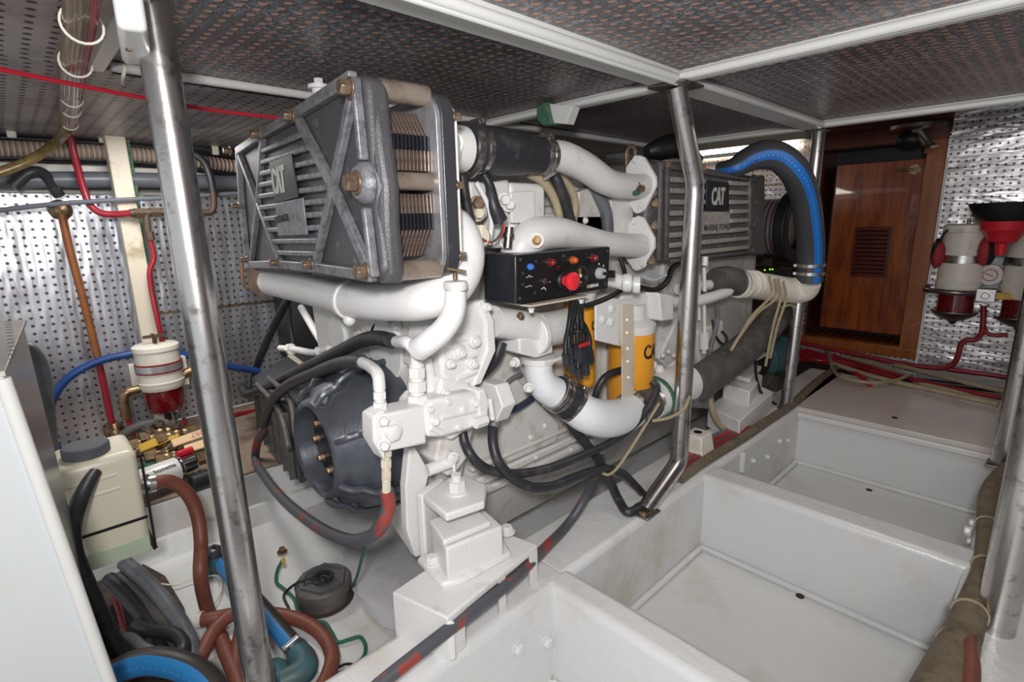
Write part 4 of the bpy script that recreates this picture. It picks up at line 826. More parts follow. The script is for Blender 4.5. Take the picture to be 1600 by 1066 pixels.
# ================================================================== COOLANT TANK
tk = thing('coolant_tank', 'cream plastic coolant tank with dark grey cap, strapped beside the white locker', 'tank', PX(180,880,-1.5))
xf = -1.44
f = [PX(140,897,xf), PX(240,862,xf), PX(213,703,xf), PX(84,738,xf)]; bk = V((-.15,0,.004))
b = B(); b.hexa([f[0]+bk, f[0], f[1], f[1]+bk, f[3]+bk, f[3], f[2], f[2]+bk]); TB = b.build('tank_body', 'tank_plastic', tk, bevel=.018, seg=5)
lo = lambda t, a, c: a.lerp(c, t)
g = [f[0], f[1], lo(.17, f[1], f[2]), lo(.17, f[0], f[3])]; e_ = V((.0012,0,0)); b = B(); g2 = [lo(.03,g[0],g[1])+ZP*.006, lo(.97,g[0],g[1])+ZP*.006, lo(.97,g[3],g[2]), lo(.03,g[3],g[2])]
b.prism([q_+V((-.003,0,0)) for q_ in g2], (.0045,0,0)); b.build('coolant_band', 'coolant_green', TB, bevel=.001)
for t in (.70, .83):
    b = B(); p0, p1 = lo(t, f[0], f[3]), lo(t, f[1], f[2]); b.tube([lo(.05,p0,p1)-XP*.004, lo(.70,p0,p1)-XP*.004], .0065, smooth=False); b.build('moulded_ridge', 'tank_plastic', TB)
cp = lo(.42, f[3], f[2])+V((-.06,0,.0)); b = B(); b.lathe(cp, (0,0,1), [(0,.045),(.022,.045),(.025,.042),(.025,0)], 36); b.build('tank_cap', 'cap_grey', tk)
b = B(); p0, p1 = lo(.36, f[0], f[3]), lo(.36, f[1], f[2]); b.bar(p0+XP*.001, p1+XP*.001, .006, .003, XP); s_ = lambda t: lo(t, f[1], f[2])+V((-.006,.005,0))
b.bar(s_(.02), s_(.95), .010, .004, V((.3,1,0))); b.bar(s_(.02), s_(.02)+V((-.12,0,0)), .010, .004, V((0,.5,-1))); b.build('strap', 'black', tk)
b = B(); b.cyl(PX(222,752,-1.47), PX(238,757,-1.465), .018); b.ring(PX(232,757,-1.465), (0,1,-.1), .014, .021, .014); b.build('hose_spigot', 'steel', tk)
def hose(label, pts, r, m='rubber', cat='hose', name='hose', group=None, seg=14, ref=None, **k):
    b = B(); b.tube(Q(*pts), r, seg, ref=ref, **k); return T(name, b, m, label, cat, group)
hose('black hose plugged into the front of the cream coolant tank', [(149,738,'x',-1.435),(140,752,'x',-1.415),(124,785,'x',-1.37),(113,825,'x',-1.335),(115,862,'x',-1.31),(130,900,'x',-1.295),(150,945,'x',-1.285),(170,988,'x',-1.28),(198,1040,'x',-1.28)], [.0125,.0145,.016,.016,.017,.016,.0165,.0165,.016])
hose('dark grey hose arching up behind the locker edge left of the coolant tank', [(20,640,'x',-1.62),(26,570,'x',-1.62),(41,545,'x',-1.62),(60,566,'x',-1.62),(71,625,'x',-1.62),(77,690,'x',-1.62),(86,760,'x',-1.62),(100,830,'x',-1.62)], .0165, 'rubber_grey')
hose('thin black hose squeezed between the locker side and the coolant tank', [(62,735,'x',-1.55),(76,770,'x',-1.50),(95,815,'x',-1.45),(118,865,'x',-1.42)], .008)
# ---- brown and blue hoses on the liner floor
ZF = -.935
hose('red-brown rubber hose looping from the coolant tank down to the bilge', [(236,757,'x',-1.46),(262,752,'x',-1.47),(290,768,'x',-1.47),(307,800,'x',-1.46),(314,845,'x',-1.43),(313,895,'x',-1.38),(322,945,'z',-.935),(345,1000,'z',-.93),(372,1066,'z',-.93),(380,1100,'z',-.93)], .0165, 'brown_hose')
t = thing('hose', 'red-brown hose with a white open end, curling round below the black drain cap', 'hose', PZ(440,1000,-.955))
b = B(); b.tube(Q((312,969,'z',-.925),(335,966,'z',-.925),(375,959,'z',-.935),(430,960,'z',-.94),(472,971,'z',-.94),(503,992,'z',-.94),(519,1025,'z',-.94),(512,1056,'z',-.94),(496,1085,'z',-.94)), .0165); b.build('hose_run', 'brown_hose', t)
p = PZ(311,969,-.925); b = B(); d_ = (p-PZ(335,966,-.925)).normalized(); b.ring(p-d_*.008, d_, .010, .0195, .010); b.build('white_end', 'tie_white', t)
hose('short red-brown hose crossing beneath the steel pole toward the lower left', [(380,952,'z',-.905),(352,968,'z',-.905),(332,990,'z',-.91),(316,1022,'z',-.92),(305,1045,'z',-.93)], .0155, 'brown_hose')
hose('red-brown hose running straight down beside the foot of the steel pole', [(380,965,'z',-.915),(374,1000,'z',-.93),(369,1035,'z',-.93),(372,1075,'z',-.93)], .0155, 'brown_hose')
t = thing('bilge_pump_hose', 'black hose with bright blue stripe ending in a dark clamped elbow', 'hose', PZ(420,980,-.955))
b = B(); b.tube(Q((342,870,'z',-.93),(356,893,'z',-.925),(385,925,'z',-.925),(412,955,'z',-.925),(438,987,'z',-.925),(464,1018,'z',-.925)), .0215, 20, ref=(0,0,-1)); b.build('hose_run', 'hose_blue_stripe_dirty', t)
b = B(); b.tube(Q((460,1014,'z',-.925),(474,1030,'z',-.925),(476,1044,'z',-.925),(462,1056,'z',-.925),(438,1066,'z',-.925)), [.024,.026,.027,.026,.024], 20); b.build('hose_elbow', 'pump_teal', t)
b = B(); c_ = PZ(463,1017,-.925); d_ = (PZ(464,1018,-.925)-PZ(438,987,-.925)).normalized(); clamp(b, c_, d_, .0235, .014, (.6,-.2,.8)); b.build('hose_clamp', 'steel', t)
b = B(); b.ball(PZ(428,1052,-.92), .032, (1,1,.8)); b.build('valve_body', 'pump_teal', t)
t = thing('bilge_strainer', 'small teal and blue pump with cap on the white liner, left of the pole', 'pump', PZ(336,893,-.96))
p = PZ(336,893,-.96); b = B(); b.lathe(p, (.1,.1,1), [(0,.025),(.02,.028),(.05,.028),(.058,.024)], 20); b.build('pump_body', 'pump_teal', t)
b = B(); b.lathe(p+V((.004,.004,.055)), (.1,.1,1), [(0,.026),(.012,.026),(.02,.018),(.022,.006),(.03,.005)], 20); b.build('pump_cap', 'charcoal_smooth', t)
hose('black hose with bright blue printed stripe arching across the bottom left corner', [(150,1085,'z',-.86),(185,1050,'z',-.84),(225,1035,'z',-.83),(262,1036,'z',-.83),(300,1048,'z',-.84),(328,1072,'z',-.86),(340,1100,'z',-.88)], .026, 'hose_blue_stripe_dirty', seg=24, ref=(0,0,-1))
# ---- dark cable trunk below the tank
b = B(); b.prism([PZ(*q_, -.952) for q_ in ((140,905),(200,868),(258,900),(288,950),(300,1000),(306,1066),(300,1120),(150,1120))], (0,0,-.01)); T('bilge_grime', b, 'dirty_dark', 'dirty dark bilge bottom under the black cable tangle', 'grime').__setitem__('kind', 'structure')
cab = [([(195,880,'z',-.86),(232,912,'z',-.88),(268,955,'z',-.90),(292,995,'z',-.91),(304,1040,'z',-.92)], .0185, 'rubber_grey', 'thickest dusty grey cable curving right from under the coolant tank'),
 ([(185,900,'z',-.88),(222,935,'z',-.90),(255,975,'z',-.91),(278,1015,'z',-.92),(285,1050,'z',-.92)], .013, 'rubber_dusty', 'dusty cable lying inside the thickest grey cable under the tank'),
 ([(170,905,'z',-.88),(205,940,'z',-.90),(235,980,'z',-.92),(250,1020,'z',-.93),(252,1050,'z',-.93)], .018, 'rubber', 'black cable down the middle of the tangle under the tank'),
 ([(215,975,'z',-.90),(232,985,'z',-.89),(262,988,'z',-.89),(283,1000,'z',-.89),(286,1018,'z',-.89),(272,1035,'z',-.90)], .0145, 'rubber', 'short black elbow-shaped hose on top of the cable tangle'),
 ([(172,995,'z',-.90),(205,997,'z',-.89),(225,1012,'z',-.89),(250,1024,'z',-.90)], .011, 'rubber_grey', 'grey cable with pale sleeve lying crosswise in the tangle'),
 ([(178,930,'z',-.93),(188,960,'z',-.93),(195,992,'z',-.93)], .007, 'red_pipe', 'thin red cable deep in the tangle under the tank')]
for pts, r, m, lab in cab: hose(lab, pts, r, m, cat='cable', name='cable')
hose('white thin cable lying on the liner beside the brown hose', [(245,912,'z',-.952),(275,914,'z',-.952),(300,906,'z',-.952),(340,900,'z',-.95),(345,925,'z',-.95),(330,950,'z',-.95)], .0028, 'tie_white', cat='cable', name='cable', seg=6)
# ---- drain cap and earth wires
p = PZ(508,935,-.962); t = thing('deck_drain_cap', 'round black screw cap standing on the white liner floor below the bell housing', 'cap', p)
b = B(); b.lathe(p, (0,0,1), [(0,.064),(.028,.064),(.032,.070),(.052,.071),(.058,.066),(.059,.024),(.050,.020),(.049,0)], 40); b.build('cap_body', 'rubber_dusty', t)
b = B(); b.ring(p+V((0,0,.055)), (0,0,1), .052, .062, .010, 6); b.build('cap_hex', 'cap_grey', t)
b = B(); b.ring(p+V((0,0,.057)), (0,0,1), .018, .028, .008, 24); b.ball(p+V((0,0,.058)), .010, (1,1,.5)); b.build('cap_centre', 'rubber', t)
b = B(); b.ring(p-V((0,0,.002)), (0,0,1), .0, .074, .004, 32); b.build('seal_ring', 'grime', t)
hose('thin black lead running out of the centre of the drain cap', [p+V((0,0,.062)), p+V((-.02,-.05,.068)), p+V((-.035,-.09,.040)), (452,957,'z',-.955), (436,963,'z',-.957)], .0035, 'black', cat='wire', name='wire', seg=8)
t = thing('earth_wire', 'green earth wire snaking round the drain cap from a bolted lug', 'wire', PZ(470,950,-.96))
b = B(); b.tube(Q(*[(x, y, 'z', -.957) for x, y in ((441,876),(433,892),(432,910),(443,920),(459,935),(466,955),(479,969),(506,973),(518,988),(529,1004),(545,1000),(562,996),(571,1010),(567,1028),(547,1044),(500,1066))]), .0045, 8); b.build('wire_run', 'green_wire', t)
b = B(); b.cyl(PZ(442,873,-.95), PZ(443,880,-.952), .005); b.build('crimp', 'yellow_tag', t)
b = B(); q_ = PZ(441,863,-.962); b.lathe(q_, (0,0,1), [(0,.015),(.003,.015)], 16); b.hexn(q_+V((0,0,.003)), (0,0,1), .009, .012); b.build('lug_bolt', 'brass', t)
hose('green wire hanging from the red-scuffed hose down past the drain cap', [(598,806,'x',-.86),(584,822,'x',-.88),(572,842,'x',-.93),(566,870,'x',-1.0),(558,900,'x',-1.08),(549,920,'z',-.95)], .0038, 'green_wire', cat='wire', name='wire', seg=8)
hose('thin black wire curling off the green earth wire', [(527,1044,'z',-.953),(540,1038,'z',-.95),(555,1040,'z',-.95),(563,1048,'z',-.952)], .0028, 'black', cat='wire', name='wire', seg=8)
# crumpled grey sheet under the engine
b = B(); bnd = [PZ(*q_, -.945) for q_ in ((535,862),(600,845),(700,850),(760,880),(700,960),(640,992),(600,978),(566,950),(546,915))]; cc = sum(bnd, V())/len(bnd)
rngs = []
for k in range(6):
    s_ = 1-k/6; rngs.append([b.bm.verts.new(cc.lerp(q_, s_)+V((0,0,.006*math.sin(i*1.9+k*1.3)+.012*(1-s_)))) for i, q_ in enumerate(bnd)])
for r0, r1 in zip(rngs, rngs[1:]):
    for i in range(9): b.bm.faces.new((r0[i], r0[(i+1)%9], r1[(i+1)%9], r1[i]))
b.bm.faces.new(rngs[-1]); T('drip_sheet', b, 'sheet_grey', 'pale grey crumpled drip sheet on the liner under the front of the engine', 'sheet', )
# ================================================================== HOSES ROUND THE ENGINE
hose('upper of two thick black hoses curving left from the white elbow fittings', [(612,533,'y',.545),(590,528,'y',.55),(567,532,'y',.55),(543,543,'y',.56),(508,560,'y',.57),(454,586,'y',.58),(407,610,'y',.58),(388,617,'y',.58),(378,605,'y',.62)], .0165)
hose('lower of two thick black hoses, passing over the charcoal bell housing', [(566,566,'y',.49),(545,566,'y',.495),(520,572,'y',.50),(491,584,'y',.51),(456,599,'y',.51),(436,614,'y',.51),(421,636,'y',.52),(412,664,'y',.54)], .0155, 'rubber')
hose('black hose scuffed with red paint, sagging under the bell housing', [(425,650,'y',.56),(404,686,'y',.53),(399,715,'y',.52),(412,742,'y',.49),(440,778,'y',.46),(480,812,'y',.44),(520,836,'y',.43),(556,845,'y',.43),(585,834,'y',.44),(601,812,'x',-.84),(607,790,'x',-.835),(604,766,'x',-.832)], .0138, 'rubber_red_paint')
hose('black hose slanting down behind the bell casing to the port side', [(452,465,'y',.80),(430,505,'y',.78),(412,545,'y',.76),(398,585,'y',.74),(396,620,'y',.72)], .016)
hose('thin black hose hanging under the left end of the front cooler', [(452,480,'y',.70),(454,510,'y',.70),(459,540,'y',.70)], .007)
hose('blue hose poking out below the front cooler pipe', [(482,515,'y',.9),(475,530,'y',.9),(470,545,'y',.9)], .014, 'blue_hose')
hose('glossy black hose sweeping from under the gear pump up to the raw water elbow', [(723,676,'x',-.86),(726,692,'x',-.85),(735,710,'x',-.83),(752,728,'x',-.82),(778,738,'x',-.81),(812,740,'x',-.80),(860,731,'x',-.79),(912,711,'x',-.78),(962,687,'x',-.765),(998,656,'x',-.75),(1019,626,'x',-.74),(1026,604,'x',-.745),(1019,596,'x',-.76)], .0108)
t = thing('hose', 'black hose with grey crimped end dipping in a U below the gear pump', 'hose', PX(832,765,-.8))
b = B(); b.tube(Q((771,664,'x',-.84),(770,690,'x',-.82),(778,720,'x',-.80),(800,746,'x',-.79),(832,761,'x',-.785),(864,759,'x',-.78),(898,746,'x',-.78),(931,735,'x',-.78),(950,733,'x',-.78),(974,741,'x',-.775),(991,757,'x',-.77),(1010,778,'x',-.77)), .0115); b.build('hose_run', 'rubber', t)
b = B(); b.cyl(PX(771,667,-.84), PX(775,646,-.845), .0155); b.cyl(PX(775,646,-.845), PX(780,622,-.84), .008); b.build('crimped_end', 'rubber_grey', t)
hose('black hose dropping steeply across the others to the foot of the bent pole', [(882,640,'x',-.86),(892,664,'x',-.84),(913,690,'x',-.82),(935,719,'x',-.80),(952,749,'x',-.785),(966,780,'x',-.775),(980,800,'z',-.785),(996,796,'z',-.785),(1012,782,'z',-.785)], .0128)
hose('grey hose marked with red paint, running from mid engine to the bottom edge', [(940,715,'x',-.86),(930,745,'x',-.83),(912,782,'x',-.80),(890,816,'z',-.775),(852,856,'z',-.76),(795,911,'z',-.735),(735,958,'z',-.73),(670,1008,'z',-.735),(600,1064,'z',-.745),(570,1090,'z',-.75)], .0122, 'rubber_red_paint')
for px, py in ((695,986),(712,974),(660,1015),(640,1032)):
    pass
hose('blue-grey hose bend tucked behind the gear pump adaptor', [(779,640,'x',-.88),(800,641,'x',-.89),(818,632,'x',-.90),(832,622,'x',-.91)], .009, 'dark_blue_hose')
hose('grey-blue thin pipe rising to the pump elbow', [(781,612,'x',-.92),(795,596,'x',-.92),(815,584,'x',-.92)], .006, 'rubber_grey')
hose('thick black hose curving up behind the gear case', [(738,592,'x',-.90),(755,580,'x',-.90),(772,562,'x',-.90),(783,535,'x',-.90)], .016)
hose('black hose arching over in front of the nearer yellow filter', [(928,640,'x',-.84),(933,610,'x',-.83),(945,590,'x',-.82),(965,580,'x',-.815),(985,578,'x',-.82),(1005,585,'x',-.82)], .010)
hose('light cord tied from the raw water pipe down to the looping hose', [(1030,630,'x',-.735),(1010,662,'x',-.75),(985,702,'x',-.76),(962,734,'x',-.765),(950,742,'x',-.765),(942,740,'x',-.77)], .0042, 'beige_cable', cat='cord', name='cord', seg=8)
hose('pale strap looped round the bent pole at pipe height', [(1078,620,'x',-.69),(1068,640,'x',-.685),(1045,653,'x',-.70),(1020,658,'x',-.74)], .0045, 'beige_cable', cat='strap', name='strap', seg=8)
hose('thick dark grey insulated hose slanting up from the bent pole', [(1068,616,'x',-.80),(1085,604,'x',-.80),(1120,578,'x',-.81),(1165,543,'x',-.82),(1200,510,'x',-.83),(1218,488,'x',-.84),(1226,465,'x',-.86)], [.048,.058,.060,.060,.060,.058,.054], 'rubber_dusty', seg=28)
b = B(); c_ = PX(1086,628,-.70); b.bar(PX(1074,628,-.74), PX(1105,632,-.78), .030, .006, (.8,.5,0)); T('rubber_band', b, 'rubber_grey', 'flat dark rubber strip sticking out behind the bent pole', 'strap')
t = thing('raw_water_hose', 'thick black hose with bright blue stripe arching beside the doorway', 'hose', PX(1262,440,-.70))
hp_ = Q((1122,266,'x',-.93),(1148,262,'x',-.87),(1168,250,'x',-.84),(1192,242,'x',-.80),(1216,245,'x',-.76),(1240,266,'x',-.72),(1256,303,'x',-.705),(1264,350,'x',-.70),(1267,400,'x',-.70),(1264,440,'x',-.70))
b = B(); b.tube(hp_, [.026,.036,.044,.050,.050,.050,.050,.050,.050,.050], 32, ref=(0,0,-1)); RH = b.build('hose_run', 'hose_blue_stripe', t)
for f_ in (.93, .97):
    p_, d_ = at_path(hp_, f_); b = B(); clamp(b, p_, d_, .0515, .012, (-.8,-.4,.2)); b.build('hose_clamp', 'steel', t)
for i, (x0, y0, x1, y1) in enumerate(((1206,432,1142,548),(1214,436,1148,536),(1220,436,1196,572),(1228,440,1203,560),(1250,462,1222,480))):
    labs = ['leftmost pale cord strand tied round the white water pipe', 'second pale cord strand from the left under the white water pipe', 'third pale cord strand, reaching down the grey insulated hose', 'fourth pale cord strand, hanging nearest the slim pole', 'short pale cord curl looped off the pipe beside the slim pole']
    b = B(); b.tube(Q((x0-4,y0,'x',-.735),(x0,y0+26,'x',-.73),((x0+x1)/2,(y0+y1)/2+6,'x',-.745),(x1,y1,'x',-.76)), .0055, 6); T('cord', b, 'beige_cable', labs[i], 'cord')
# wiring harness below the control box
t = thing('wiring_harness', 'bundle of black ribbed leads with plugs hanging under the control box', 'cables', PX(905,590,-.78))
for i, (x0, x1, xe, ye) in enumerate(((893,886,884,560),(898,890,893,572),(904,900,903,582),(910,908,914,575),(898,896,889,550),(908,914,921,556))):
    b = B(); b.tube(Q((x0,468,'x',-.80),(x0-2,495,'x',-.785),(x1+2,515,'x',-.78),(xe,ye-25,'x',-.775),(xe,ye-6,'x',-.77)), .0065, 10); b.build('harness_lead', 'black', t)
    b = B(); b.cyl(PX(xe,ye-8,-.77), PX(xe+2,ye+10,-.77), .010, seg=12); b.build('harness_plug', 'box_black', t)
b = B(); b.hexa([PX(908,568,-.76)-XP*.02, PX(908,568,-.76), PX(928,572,-.76), PX(928,572,-.76)-XP*.02]+[PX(905,540,-.76)-XP*.02, PX(905,540,-.76), PX(921,533,-.76), PX(921,533,-.76)-XP*.02]); b.build('harness_connector', 'box_black', t, bevel=.002)
b = B(); b.bar(PX(904,541,-.757), PX(919,536,-.757), .008, .003, XP); b.build('coloured_pins', 'red_cable', t)
b = B(); b.ring(PX(902,517,-.78), ZP, .016, .022, .006); b.build('cable_tie', 'black', t)
hose('black ribbed conduit from under the control box to the priming pump', [(916,478,'x',-.80),(935,472,'x',-.80),(955,463,'x',-.80),(972,453,'x',-.80)], .007, 'black', cat='conduit', name='conduit')
hose('black cable looping behind the lower cooler flange', [(968,402,'x',-.85),(975,420,'x',-.84),(978,440,'x',-.84)], .006, 'black', cat='cable', name='cable')
hose('black conduit under the aft cooler behind the pump knob', [(1000,450,'x',-.84),(1025,453,'x',-.84),(1042,440,'x',-.84),(1050,420,'x',-.86),(1065,410,'x',-.88)], .009, 'black', cat='conduit', name='conduit')
hose('light blue-grey cable behind the pump knob', [(1003,432,'x',-.86),(1020,438,'x',-.85),(1040,430,'x',-.85)], .006, 'light_grey_knob', cat='cable', name='cable')
b = B(); b.tube(Q((1010,238,'x',-.95),(1030,233,'x',-.93),(1060,228,'x',-.93),(1090,250,'x',-.95)), [.02,.035,.04,.02]); T('sleeve', b, 'black', 'crumpled black sleeve on top of the aft cooler behind the bent pole', 'sleeve')
# ================================================================== PORT WALL SERVICES
def wallrun(label, pts, r, m, cat='pipe', name='pipe', **k): return hose(label, pts, r, m, cat=cat, name=name, **k)
wallrun('glossy black cable clipped along the top of the port wall', [(-20,203,'x',-2.46),(60,208,'x',-2.46),(160,215,'x',-2.46),(260,225,'x',-2.46),(370,240,'x',-2.46),(520,262,'x',-2.46)], .014, 'rubber', 'cable', 'cable')
wallrun('second black cable just under the clipped cable on the port wall', [(-20,214,'x',-2.47),(160,224,'x',-2.47),(260,233,'x',-2.47),(370,246,'x',-2.47)], .010, 'black', 'cable', 'cable')
wallrun('beige ribbed duct running along the port wall', [(-20,231,'x',-2.46),(120,236,'x',-2.46),(250,245,'x',-2.46),(380,262,'x',-2.46),(520,283,'x',-2.46)], .026, 'ribbed_duct', 'duct', 'ribbed_duct', seg=20)
wallrun('black cable below the beige ribbed duct', [(-20,246,'x',-2.47),(150,250,'x',-2.47),(260,258,'x',-2.47),(380,276,'x',-2.47)], .010, 'black', 'cable', 'cable')
wallrun('smooth dark grey pipe along the port wall above the perforated panel', [(-20,282,'x',-2.45),(180,281,'x',-2.45),(380,286,'x',-2.45),(520,290,'x',-2.45)], .028, 'grey_pipe', seg=20)
for i, (px, py, lab) in enumerate(((17,204,'leftmost'),(160,213,'middle'),(337,233,'rightmost'))):
    p = PX(px, py, -2.44); b = B(); b.box(p.x-.02, p.x+.003, p.y-.012, p.y+.012, p.z-.022, p.z+.026); T('cable_clip', b, 'tie_white', lab+' pale clip holding the glossy black cable on the port wall', 'clip', 'cable clips on the port wall', bevel=.004)
p0, p1 = PX(178,216,-2.40), PX(178,216,-2.40); b = B(); b.box(-2.43,-2.37,p0.y-.030,p0.y+.030,-.80,.335); q = T('post', b, 'aged_cream', 'square cream post standing against the perforated port wall', 'post', bevel=.004)
b = B(); b.box(-2.46,-2.43,p0.y+.020,p0.y+.05,-.80,.335); T('post', b, 'corroded_green', 'thin green strip behind the square cream post', 'post')
wallrun('thin grey conduit crossing the port wall over the cream post', [(-20,331,'x',-2.35),(85,319,'x',-2.35),(180,313,'x',-2.35),(260,309,'x',-2.35),(375,302,'x',-2.35)], .008, 'grey_pipe', 'conduit', 'conduit', seg=8)
t = thing('sight_tube', 'rusty orange vertical tube with flanged ends on the port wall', 'pipe', PX(176,668,-2.49))
b = B(); b.tube(Q((96,335,'x',-2.49),(110,395,'x',-2.49),(133,480,'x',-2.49),(155,570,'x',-2.49)), .0125, 12); b.build('tube_run', 'rust_pipe', t)
b = B(); b.tube(Q((155,570,'x',-2.49),(175,662,'x',-2.49)), .0115, 12, smooth=False); b.build('tube_run', 'red_pipe', t)
for px, py in ((94,328),(179,674)):
    p = PX(px, py, -2.53); b = B(); b.lathe(p, XP, [(0,.036),(.012,.034),(.03,.02),(.05,.018),(.055,.0)], 18); b.build('end_flange', 'brass', t)
t = thing('red_fuel_pipe', 'dark red fuel pipe bending along the port wall to a brown tee fitting', 'pipe', PX(200,340,-2.38))
b = B(); b.tube(Q((109,208,'x',-2.40),(118,250,'x',-2.40),(132,300,'x',-2.38),(142,322,'x',-2.37),(158,333,'x',-2.36),(178,335,'x',-2.35),(205,333,'x',-2.33)), .0115); b.build('pipe_run', 'red_pipe', t)
b = B(); b.cyl(PX(203,333,-2.33), PX(255,331,-2.33), .014, seg=10); b.hexn(PX(210,333,-2.33), YP, .019, .03); b.hexn(PX(235,332,-2.33), YP, .019, .03); b.cyl(PX(228,335,-2.33), PX(231,362,-2.33), .012); b.hexn(PX(232,362,-2.33), -ZP, .016, .03); b.build('tee_fitting', 'grime', t)
b = B(); b.cyl(PX(255,331,-2.33), PX(318,333,-2.33), .012, seg=10); b.hexn(PX(306,333,-2.33), YP, .017, .03); b.tube(Q((318,333,'x',-2.33),(330,331,'x',-2.33),(334,322,'x',-2.33),(333,300,'x',-2.33)), .012); b.build('outlet_fitting', 'grime', t)
b = B(); b.tube(Q((233,372,'x',-2.33),(239,392,'x',-2.33),(240,405,'x',-2.33),(234,423,'x',-2.33),(236,450,'x',-2.33),(245,495,'x',-2.32),(254,535,'x',-2.32)), .009, 10); b.build('pipe_run', 'red_pipe', t)
hose('black hose rising from the red pipe outlet to the port ceiling', [(333,300,'x',-2.33),(328,275,'x',-2.33),(318,252,'x',-2.34),(300,238,'x',-2.36)], .014)
hose('black hose curving down behind the olive cable at the port wall', [(20,292,'x',-2.40),(45,270,'x',-2.40),(65,270,'x',-2.42),(80,288,'x',-2.44),(92,305,'x',-2.46)], .018)
def fuel_filter(label, c, r, h, band, bowl_h, m='cream_plastic', tee=True, dome=False):
    t = thing('fuel_filter', label, 'fuel filter', c)
    b = B(); b.lathe(c+V((0,0,bowl_h)), ZP, [(0,r*.92),(.012,r),(h*.16,r*1.0),(h*.165,r*1.03),(h*.19,r*1.03),(h*.195,r*.98),(h*.9,r*.98),(h*.91,r*1.03),(h,r*1.02),(h+.006,r*.9),(h+.008,0)], 32); b.build('filter_body', m, t)
    b = B(); b.ring(c+V((0,0,bowl_h+h*band-.018)), ZP, r*.98, r*1.035, .036, 32); b.build('filter_band', 'steel' if dome else 'red_pipe', t)
    if not dome: b = B(); b.ring(c+V((0,0,bowl_h+h*band-.012)), ZP, r*.98, r*1.045, .024, 32); b.build('filter_label', 'frame_grey', t)
    b = B(); b.lathe(c+V((0,0,bowl_h*.30 if dome else .012)), ZP, [(0,r*.5),(bowl_h*.1,r*.76),(bowl_h*.3,r*.88),(bowl_h*.88,r*.88)] if not dome else [(0,r*.8),(bowl_h*.7,r*.8)], 28); b.build('filter_bowl', 'bowl_red', t)
    if dome: b = B(); b.lathe(c-V((0,0,.012)), ZP, [(-.02,.0),(-.018,.008),(0,.02),(.012,r*.6),(.03,r*.9),(.045,r*1.05),(.05,r*1.05),(.05,r*.8)], 32); b.build('filter_cup', 'steel_dull', t)
    else: b = B(); b.cyl(c+V((0,0,-.02)), c+V((0,0,.02)), .012, seg=10); b.cyl(c+V((-.02,0,.0)), c+V((.02,0,.0)), .006, seg=8); b.build('drain_tap', 'black', t)
    b = B(); b.cyl(c+V((0,0,bowl_h+h)), c+V((0,0,bowl_h+h+.035)), .007, seg=10); b.bar(c+V((-.0,-.035,bowl_h+h+.03)), c+V((.0,.035,bowl_h+h+.03)), .010, .010, ZP); b.bar(c+V((-.035,0,bowl_h+h+.03)), c+V((.035,0,bowl_h+h+.03)), .010, .010, ZP); b.build('t_handle', 'grime' if not dome else 'steel_dull', t)
    return t
fc = PX(262,648,-2.30); ft = PX(240,540,-2.30)
t1 = fuel_filter('cream fuel filter with red sight bowl on the port wall beside the thick pole', fc, rp(fc, 30)*1.0, ft.z-fc.z-.11, .52, .11)
b = B(); b.tube([fc+V((0,-.07,.12)), fc+V((0,-.115,.115)), fc+V((0,-.125,.09)), fc+V((0,-.125,.02))], .016); b.build('inlet_elbow', 'brass', t1)
b = B(); b.tube([fc+V((0,-.125,.03)), fc+V((0,-.11,-.11))], .009, smooth=False); b.build('fuel_line', 'red_pipe', t1)
b = B(); b.cyl(fc+V((0,.06,.14)), fc+V((0,.12,.16)), .018); b.hexn(fc+V((0,.10,.155)), YP, .022, .03); b.build('outlet_union', 'brass', t1)
b = B(); b.tube([fc+V((0,.05,-.03)), fc+V((0,.06,-.13))], .007, smooth=False); b.build('fuel_line', 'red_pipe', t1)
b = B(); q_ = PX(252,585,-2.42); b.box(-2.44,-2.405,q_.y-.10,q_.y+.09,q_.z-.06,q_.z+.06); b.box(-2.41,-2.33,q_.y-.02,q_.y+.05,q_.z+.02,q_.z+.035); b.build('backing_block', 'cream_plastic', t1, bevel=.003)
hose('blue hose arching over the perforated port wall behind the fuel filter', [(112,712,'x',-2.46),(88,700,'x',-2.46),(76,675,'x',-2.46),(80,630,'x',-2.46),(105,592,'x',-2.46),(150,566,'x',-2.46),(205,553,'x',-2.45),(262,550,'x',-2.45),(320,562,'x',-2.45),(360,573,'x',-2.45),(405,580,'x',-2.45)], .0145, 'blue_hose')
hose('dark blue hose lying along the back of the port ledge', [(262,686,'x',-2.30),(300,682,'x',-2.30),(350,672,'x',-2.32),(402,662,'x',-2.34),(440,655,'x',-2.36)], .016, 'dark_blue_hose')
hose('red hose on the port ledge right of the thick pole', [(340,653,'x',-2.40),(365,649,'x',-2.40),(410,641,'x',-2.42),(440,636,'x',-2.44)], .012, 'red_pipe')
hose('dark hose running down from the valves behind the coolant tank', [(262,662,'x',-2.15),(230,663,'x',-2.15),(205,672,'x',-2.15),(188,685,'x',-2.15),(178,700,'x',-2.12)], .016, 'rubber_dusty')
